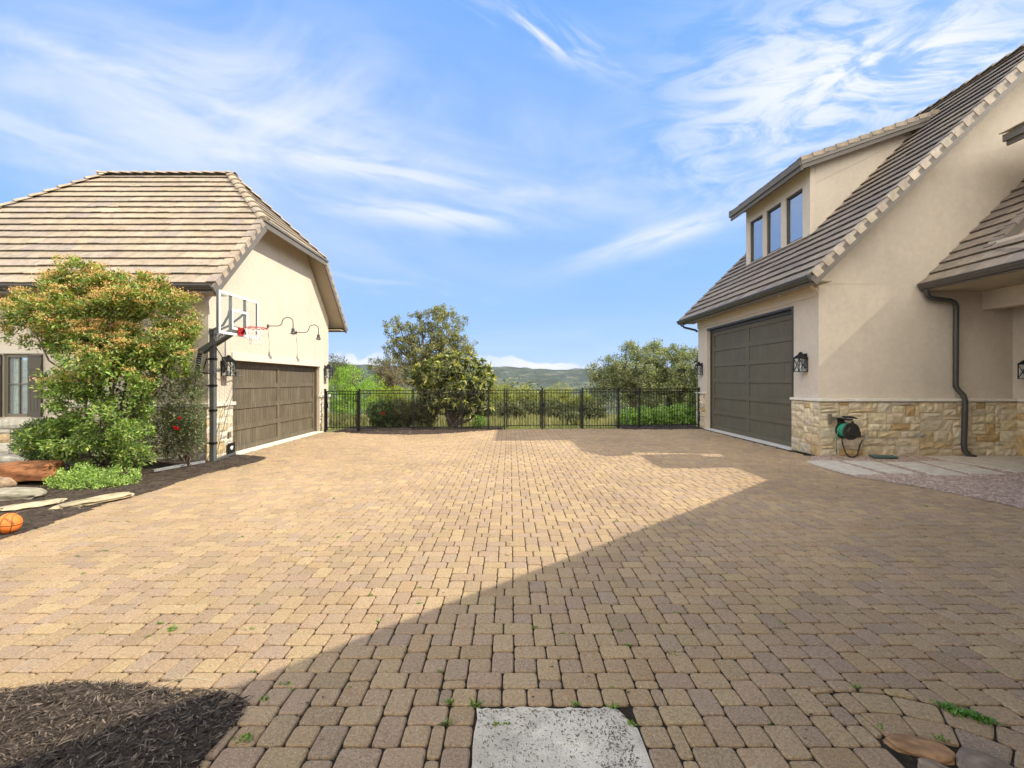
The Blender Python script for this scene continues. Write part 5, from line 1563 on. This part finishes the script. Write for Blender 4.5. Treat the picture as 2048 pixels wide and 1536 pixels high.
rs = thing('rose_bush', 'thin rose bush with red blooms between the photinia and the hoop pole', 'rose bush', (-6.75, 9.55, .05))
C, U_ = clumps_in([((-6.85, 9.6, 1.35), (.80, .5, .72)), ((-6.6, 9.65, .8), (.65, .45, .5)), ((-7.1, 9.5, .7), (.5, .4, .5)), ((-6.72, 9.8, 1.85), (.4, .3, .35))], 820, .25)
keep = C[:, 0] / C[:, 1] < -.675; C, U_ = C[keep], U_[keep]
P, d, N_, L_, W_, T_ = rosettes(C, U_, 16, .10, .042, .55, [(.06, .085, .035), (.085, .11, .045), (.05, .07, .03), (.12, .13, .06)], .2)
leaf_mesh('foliage', P, d, N_, L_, W_, T_, M['leaf'], rs); stems(rs, (-6.8, 9.6, .05), [tuple(C[i]) for i in rng.choice(len(C), 22, False)], .012, M['bark'], n_=5)


def blooms(parent, spots, r_=.04):
    for s_ in spots:
        mb = MB(); s_ = Vector(s_)
        for k in range(11):
            a = k * 2.4; rr_ = r_ * (.35 + .06 * k); h_2 = r_ * (.7 - .05 * k)
            c_ = s_ + Vector((math.cos(a) * rr_ * .6, math.sin(a) * rr_ * .6, h_2)); t_ = Vector((-math.sin(a), math.cos(a), 0)) * r_ * .55; o_ = Vector((math.cos(a), math.sin(a), .9)) * r_ * .55
            mb.add([c_ - t_ * .6 - o_ * .5, c_ + t_ * .6 - o_ * .5, c_ + t_ + o_ * .3, c_ + o_ * .7, c_ - t_ + o_ * .3], [(0, 1, 2, 3, 4)])
        mb.build('rose_bloom', M['flower'], parent, fixn=False)


blooms(rs, [(-6.62, 9.12, 1.08), (-6.70, 9.1, .90), (-6.66, 9.12, .87)], .05)
gc = thing('groundcover_plant', 'light green feathery plant sprawling over the mulch below the photinia', 'plant', (-7.3, 7.9, .03))
C, U_ = clumps_in([((-7.35, 7.85, .16), (.5, .35, .24)), ((-6.95, 8.0, .14), (.45, .3, .2)), ((-7.05, 7.75, .1), (.5, .25, .16)), ((-7.6, 7.75, .1), (.3, .25, .14))], 420, .4)
P, d, N_, L_, W_, T_ = rosettes(C, U_, 24, .07, .034, .36, [(.17, .27, .06), (.21, .32, .08), (.13, .22, .05), (.25, .35, .11)], .5)
leaf_mesh('foliage', P, d, N_, L_, W_, T_, M['leaf'], gc)

# loquat behind the fence: big drooping leaves in rosettes
lq = thing('loquat_tree', 'loquat tree with long drooping leaves leaning over the fence', 'tree', (-2.3, 18.5, -.1))
E = [((-2.3, 18.5, 2.15), (1.55, 1.2, .8)), ((-2.1, 18.4, 1.35), (1.5, 1.1, .75)), ((-3.1, 18.4, 1.9), (.9, .8, .75)), ((-1.5, 18.4, 1.75), (.9, .8, .8)), ((-2.2, 18.5, 2.65), (.9, .8, .35)), ((-2.0, 18.35, .95), (1.4, .9, .5)), ((-2.9, 18.3, 1.2), (.8, .7, .55))]
C, U_ = clumps_in(E, 360, .62)
U_ = U_ + np.array([[0, 0, .5]]); U_ /= np.linalg.norm(U_, axis=1, keepdims=True)
per = 17; n_ = len(C) * per; c = np.repeat(C, per, 0); u = np.repeat(U_, per, 0)
side = unit(n_); side -= u * (side * u).sum(1, keepdims=True); side /= np.linalg.norm(side, axis=1, keepdims=True)
k = rng.random((n_, 1))
d = u * (1 - k * 1.25) + side * (.35 + k * .8) + np.array([[0, 0, -.12]])
N_ = u + np.array([[0, 0, .35]]) + unit(n_) * .15
L_ = .25 * rng.uniform(.6, 1.2, n_)
T_ = tints(n_, [(.08, .105, .035), (.11, .135, .045), (.06, .08, .028), (.15, .16, .08)]); young = (k < .22) & (rng.random((n_, 1)) < .9)
T_ = np.where(young, tints(n_, [(.30, .31, .09), (.25, .29, .08), (.34, .32, .13)]), T_)
leaf_mesh('crown', c, d, N_, L_, L_ * .27, T_, M['leaf'], lq, droop=.32)
stems(lq, (-2.35, 18.5, -.15), [tuple(C[i]) for i in rng.choice(len(C), 14, False)], .09, M['bark'], name='trunk', wander=.1)

Yo = 25.5
e_ = lambda x, y, rx, rz, ry=None, Y=Yo: (tuple(at(x, y, Y)), (rx * Y / F, (ry or rx) * Y / F, rz * Y / F))
tree('tall open crowned oak behind the loquat, its top against the sky', (-5.2, Yo, gz_(0, Yo)), [e_(885, 655, 50, 46), e_(845, 690, 62, 45), e_(900, 705, 52, 40), e_(800, 690, 40, 26), e_(790, 655, 24, 20), e_(830, 650, 20, 26), e_(925, 690, 26, 28), e_(780, 735, 40, 34), e_(860, 745, 62, 40), e_(875, 620, 16, 15)],
     1.9, .17, 780, 40, .19, .10, OAK, name='oak_tree', group='oaks beyond the fence', nlimb=26, shell=.25, lean=(.25, 0), twig=3)
Yr = 27.0
e2_ = lambda x, y, rx, rz: e_(x, y, rx, rz, None, Yr)
tree('wide grey green oak with low branches behind the right fence', (7.3, Yr, gz_(0, Yr)), [e2_(1265, 735, 58, 40), e2_(1235, 745, 45, 34), e2_(1290, 710, 40, 24), e2_(1262, 698, 20, 14), e2_(1215, 760, 36, 28), e2_(1300, 765, 55, 30), e2_(1190, 745, 20, 18), e2_(1225, 785, 48, 26), e2_(1262, 692, 13, 10), e2_(1295, 800, 36, 18)], 1.5, .22, 640, 44, .25, .10, OAK2, name='oak_tree', group='oaks beyond the fence', nlimb=20, shell=.25, twig=2)
tree('second grey green oak, nearer the corner of the house', (9.8, Yr + 1, gz_(0, Yr)), [e2_(1345, 735, 52, 40), e2_(1385, 735, 40, 38), e2_(1312, 700, 22, 16), e2_(1355, 710, 26, 18), e2_(1400, 770, 50, 34), e2_(1340, 775, 50, 30), e2_(1420, 720, 40, 30), e2_(1375, 800, 46, 24), e2_(1310, 688, 12, 10)], 1.4, .2, 620, 44, .25, .10, OAK2, name='oak_tree', group='oaks beyond the fence', nlimb=18, shell=.25, twig=2)
tree('dim oak at the left, above the bright green tree by the garage', (-10.6, 29, gz_(0, 29)), [e_(680, 735, 30, 26, Y=29), e_(655, 740, 40, 34, Y=29), e_(705, 755, 30, 22, Y=29)], 1.4, .15, 150, 34, .25, .09, [(.05, .06, .025), (.07, .075, .03), (.09, .085, .04)], name='oak_tree', group='oaks beyond the fence', twig=2)
Yb = 21.0
e3_ = lambda x, y, rx, rz, Y=Yb: e_(x, y, rx, rz, None, Y)
tree('bright green feathery tree by the corner of the sunlit garage', (-7.0, Yb, gz_(0, Yb)), [e3_(700, 765, 42, 30), e3_(675, 790, 36, 34), e3_(725, 790, 40, 26), e3_(745, 765, 22, 16), e3_(700, 812, 50, 18), e3_(690, 745, 25, 16)], 1.0, .07, 420, 30, .16, .075, LIME, wr=.24, name='feathery_tree', twig=1)
tree('olive brown twiggy tree left of the loquat, half bare', (-6.0, 23, gz_(0, 23)), [e3_(775, 750, 36, 36, 23), e3_(800, 765, 36, 36, 23), e3_(760, 770, 26, 26, 23)], 1.1, .09, 150, 20, .2, .075, OLIVE, name='olive_tree', nlimb=34, twig=5)
tree('yellow green flowering shrub behind the rose hedge', (-5.0, 20, gz_(0, 20)), [e3_(785, 785, 26, 16, 20), e3_(760, 800, 24, 18, 20), e3_(815, 795, 22, 18, 20)], .5, .03, 150, 26, .1, .06, [(.22, .30, .03), (.28, .33, .04), (.17, .24, .03)], cat='shrub', name='flowering_shrub', crown='foliage', trunk=False, wr=.3)
# rose hedge behind the left fence
for x, wd_, lb, y0_ in ((762, 28, 'dark rose bush behind the fence with a large red bloom', 18.3), (800, 30, 'brown tinged rose bush behind the fence, left of the loquat trunk', 18.5), (845, 30, 'thin rose bush in the shade of the loquat', 18.4)):
    b = at(x, 850, y0_); t_ = tree(lb, (b.x, y0_, -.1), [e3_(x, 822, wd_, 24, y0_), e3_(x + 4, 838, wd_ * .9, 18, y0_)], .3, .02, 330, 26, .11, .06, [(.05, .07, .025), (.075, .09, .03), (.10, .10, .04), (.14, .11, .06)] if x > 780 else DEEP, cat='rose bush', name='rose_bush', group='roses behind the fence', trunk=False, crown='foliage', wr=.5)
    if x < 770: blooms(t_, [tuple(at(767, 829, y0_ - .62))], .085)
    stems(t_, (b.x, y0_, -.1), [tuple(at(x + R.uniform(-wd_, wd_) * .8, 822 + R.uniform(-18, 8), y0_)) for _ in range(9)], .012, M['bark'], n_=5)
# clipped hedge at the right
HG = [(.10, .20, .025), (.14, .26, .03), (.07, .14, .02), (.19, .31, .04), (.05, .09, .018)]
for x, wd_, yt, lb in ((1258, 22, 836, 'low rounded green bush, first beside the thick gate post'), (1290, 22, 832, 'low green bush, second from the thick gate post'), (1325, 24, 832, 'low green bush in the middle of the hedge row behind the fence'), (1362, 24, 828, 'taller green bush near the stone corner of the house'), (1392, 16, 830, 'dark narrow bush against the far corner of the house')):
    b = at(x, 850, 21.6)
    tree(lb, (b.x, 21.6, -.29), [e3_(x, yt - 2, wd_, 19, 21.6), e3_(x - 3, yt + 10, wd_ * 1.15, 18, 21.6)], .3, .02, 230, 28, .09, .055, HG, cat='bush', name='hedge_bush', group='hedge behind the right fence', trunk=False, crown='foliage', mat='leaf')
tree('upright dark evergreen shrub beside the far house corner', (at(1386, 850, 20).x, 20, -.2), [e3_(1386, 805, 9, 26, 20)], .3, .02, 70, 26, .09, .05, DEEP, cat='shrub', name='evergreen_shrub', trunk=False, crown='foliage')
# meadow trees and shrubs seen over and through the double gate
mid = [(1000, 790, 30, 24, 33, 'yellow green tree right of the loquat, over the first gate leaf'), (1045, 792, 32, 22, 35, 'round yellow green tree behind the left gate leaf'), (1090, 798, 30, 20, 34, 'smaller yellow green tree behind the meeting post'), (1120, 790, 32, 24, 36, 'bright yellow green tree left of the big oaks'), (1165, 805, 26, 22, 31, 'young green tree below the left edge of the oaks'),
       (1010, 818, 34, 16, 28, 'dark scrub bush behind the left gate leaf'), (1060, 818, 30, 15, 29, 'dark scrub bush behind the middle of the double gate'), (1125, 822, 34, 14, 27, 'olive scrub bush behind the right gate leaf'), (1180, 822, 30, 18, 26, 'shaded scrub bush under the left end of the oaks'), (960, 815, 30, 18, 26, 'grey green scrub bush behind the loquat'),
       (1025, 826, 26, 13, 25, 'low grey scrub bush near the latch of the double gate'), (1145, 838, 22, 10, 22.5, 'lowest scrub bush behind the right gate leaf'), (1100, 812, 24, 16, 30, 'olive scrub bush just right of the meeting post'), (985, 800, 26, 24, 29, 'leafy scrub bush peeping past the right side of the loquat')]
for x, y, rx, rz, Y, lb in mid:
    pal_ = YEL if y < 810 else [(.085, .10, .045), (.11, .12, .06), (.065, .075, .035)]
    tree(lb, (at(x, 0, Y).x, Y, gz_(0, Y)), [e3_(x, y, rx, rz, Y), e3_(x - rx * .4, y + rz * .35, rx * .7, rz * .7, Y), e3_(x + rx * .45, y + rz * .3, rx * .6, rz * .7, Y)], .9, .06, 190, 30, .24, .11, pal_, cat='tree' if y < 810 else 'bush', name='meadow_tree' if y < 810 else 'scrub_bush', group='meadow growth beyond the gates', crown='crown' if y < 810 else 'foliage', trunk=y < 810, wr=.45)
sm = thing('small_plant', 'small leafy plant at the fence foot right of the loquat trunk', 'plant', (-1.2, 17.75, 0))
C, U_ = clumps_in([((-1.2, 17.8, .22), (.3, .25, .25))], 60, .3); P, d, N_, L_, W_, T_ = rosettes(C, U_, 20, .08, .06, .4, HG, .4); leaf_mesh('foliage', P, d, N_, L_, W_, T_, M['leaf'], sm)

# distant woods filling the valley floor
n_ = 900
C = []
for _ in range(n_):
    Y = 48 + 560 * R.random() ** 1.6; X = R.uniform(-.95, .95) * Y
    C.append((X, Y, gz_(X, Y) + R.uniform(1.0, 3.2)))
C = np.array(C); per = 110
c = np.repeat(C, per, 0); sc = np.repeat(np.clip(C[:, 1:2] / 60, 1, 4), per, 0)
u = unit(len(c)); P = c + u * np.array([[2.3, 2.3, 1.7]]) * (sc ** .25) * rng.random((len(c), 1)) ** .4
T_ = tints(len(c), [(.06, .075, .03), (.085, .10, .04), (.11, .125, .05), (.05, .06, .028)]) * np.repeat(rng.uniform(.7, 1.3, (n_, 1)), per, 0)
tag(leaf_mesh('distant_woods', P, u + unit(len(c)), u + np.array([[0, 0, .6]]), .30 * sc[:, 0] ** .7, .24 * sc[:, 0] ** .7, T_, M['leaf_matte'], None), kind='stuff')

# dry grass of the meadow and lawn behind the fence
n_ = 26000
Y = 18.2 + 22 * rng.random(n_) ** 1.4; X = rng.uniform(-.42, .46, n_) * Y
Zg = np.array([gz_(0, y) for y in Y])
tall = (Y > 21.5); pat = .5 + .5 * np.sin(X * .9 + 1.3) * np.sin(Y * .55 + X * .3); hl = np.where(tall, rng.uniform(.15, .38, n_) + .4 * pat * rng.random(n_), rng.uniform(.05, .13, n_))
T_ = np.where(tall[:, None], tints(n_, [(.40, .35, .17), (.32, .31, .12), (.25, .28, .09), (.46, .40, .23)]), tints(n_, [(.27, .30, .08), (.31, .31, .11), (.20, .25, .06)]))
P = np.stack([X, Y, Zg - .02], 1)
tag(leaf_mesh('meadow_grass', P, np.stack([rng.normal(0, .18, n_), rng.normal(0, .18, n_), np.ones(n_)], 1), unit(n_) * np.array([[1, 1, .1]]) + np.array([[0, -.01, 0]]), hl, np.where(tall, .035, .02), T_, M['grass'], None, fold=.05, droop=.1), kind='stuff')

# weeds rooted in the paving joints
wp = []
for _ in range(190):
    x, y = R.uniform(-5.5, 6.5), 2.3 + 8 * R.random() ** 1.7
    if abs(x) > 1.05 * y: continue
    i = round((y - .10) / (2 * U)); wp.append((x, i * 2 * U + .10, R.choice([.5, .6, .8, 1.0])))
for px, py, s_ in ((955, 1408, 1.5), (1228, 1412, 1.3), (1262, 1448, 1.4), (890, 1448, 1.2), (485, 1478, 1.7), (1152, 1408, 1.0), (1345, 1310, .9), (575, 1370, 1.3), (530, 1402, 1.2), (345, 1260, 1.7), (505, 1258, 1.4), (320, 1246, 1.1), (755, 1242, 1.0), (300, 1272, .9), (1068, 1255, 1.0), (1255, 1290, 1.2), (1240, 1262, .9), (1715, 1375, 1.1), (1880, 1480, 1.4), (1760, 1456, 1.3), (1910, 1425, 1.2), (900, 1405, 1.2)):
    Yq = F * H / (py - CY); wp.append(((px - CX) * Yq / F, Yq, s_))
C = np.array([(x, y, -.008) for x, y, s_ in wp]); sz = np.array([s_ for *_, s_ in wp]); per = 16
c = np.repeat(C, per, 0); s2 = np.repeat(sz, per)[:, None]
n_ = len(c); off = rng.normal(size=(n_, 3)) * np.array([[.013, .006, .0]]) * s2
T_ = tints(n_, [(.09, .17, .025), (.13, .22, .03), (.17, .24, .05), (.07, .12, .02)])
tag(leaf_mesh('joint_weeds', c + off + np.array([[0, 0, .004]]), unit(n_) + np.array([[0, 0, .55]]), unit(n_) * .5 + np.array([[0, 0, 1]]), rng.uniform(.012, .028, n_) * s2[:, 0], rng.uniform(.006, .011, n_) * s2[:, 0], T_, M['leaf'], None), kind='stuff')
wd = thing('weed_clump', 'bright green weed clump growing between pavers at the lower right', 'weed', (2.5, 2.53, 0))
C = np.array([(2.44 + .16 * f + R.gauss(0, .012), 2.585 - .13 * f + R.gauss(0, .016), .004) for f in [k / 45 for k in range(46)]]); per = 9; c = np.repeat(C, per, 0); n_ = len(c)
leaf_mesh('foliage', c + rng.normal(size=(n_, 3)) * np.array([[.012, .012, .004]]) + np.array([[0, 0, .006]]), unit(n_) + np.array([[0, 0, .4]]), unit(n_) * .5 + np.array([[0, 0, 1]]), rng.uniform(.012, .026, n_), .010, tints(n_, [(.07, .17, .03), (.10, .23, .04), (.05, .12, .025)]), M['leaf'], wd)
# crumbs of bark strewn over the concrete slab
n_ = 850
q_ = rng.random(n_) ** 2.0
Xs = rng.uniform(-.18, .63, n_); Ys = 2.56 - q_ * .5; sw = rng.random(n_) < .3; Xs = np.where(sw, .62 - rng.random(n_) ** 2 * .2, Xs); Ys = np.where(sw, rng.uniform(2.1, 2.45, n_), Ys)
tag(leaf_mesh('slab_litter', np.stack([Xs, Ys, np.full(n_, -.0015)], 1), unit(n_) * np.array([[1, 1, .03]]), unit(n_) * .1 + np.array([[0, 0, 1]]), rng.uniform(.006, .024, n_), rng.uniform(.002, .005, n_), tints(n_, [(.06, .045, .03), (.04, .03, .022), (.10, .075, .05)]), M['leaf_matte'], None, droop=0), kind='stuff')
# dead leaves and litter on the paving
n_ = 260
Yl = 2.3 + 12 * rng.random(n_) ** 1.3; Xl = rng.uniform(-.6, .7, n_) * Yl
Xl = np.clip(Xl, -5.6, 7.0)
tag(leaf_mesh('leaf_litter', np.stack([Xl, Yl, np.full(n_, .006)], 1), unit(n_) * np.array([[1, 1, .15]]), unit(n_) * .3 + np.array([[0, 0, 1]]), rng.uniform(.012, .035, n_), rng.uniform(.006, .014, n_), tints(n_, [(.09, .06, .035), (.05, .035, .022), (.16, .11, .06)]), M['leaf_matte'], None), kind='stuff')

# ------------------------------------------------------------------ air
mb = MB(); mb.box(-2700, -270, -50, 2700, 2450, 75)
hzm = bpy.data.materials.new('haze'); hzm.use_nodes = True
Nn_ = hzm.node_tree.nodes; Nn_.remove(Nn_['Principled BSDF'])
pvn = Nn_.new('ShaderNodeVolumePrincipled'); pvn.inputs['Color'].default_value = (.80, .88, 1.0, 1); pvn.inputs['Density'].default_value = .00010; pvn.inputs['Anisotropy'].default_value = .2
hzm.node_tree.links.new(pvn.outputs[0], Nn_['Material Output'].inputs['Volume'])
if USE_HAZE:
    tag(mb.build('haze', hzm, None), kind='stuff')
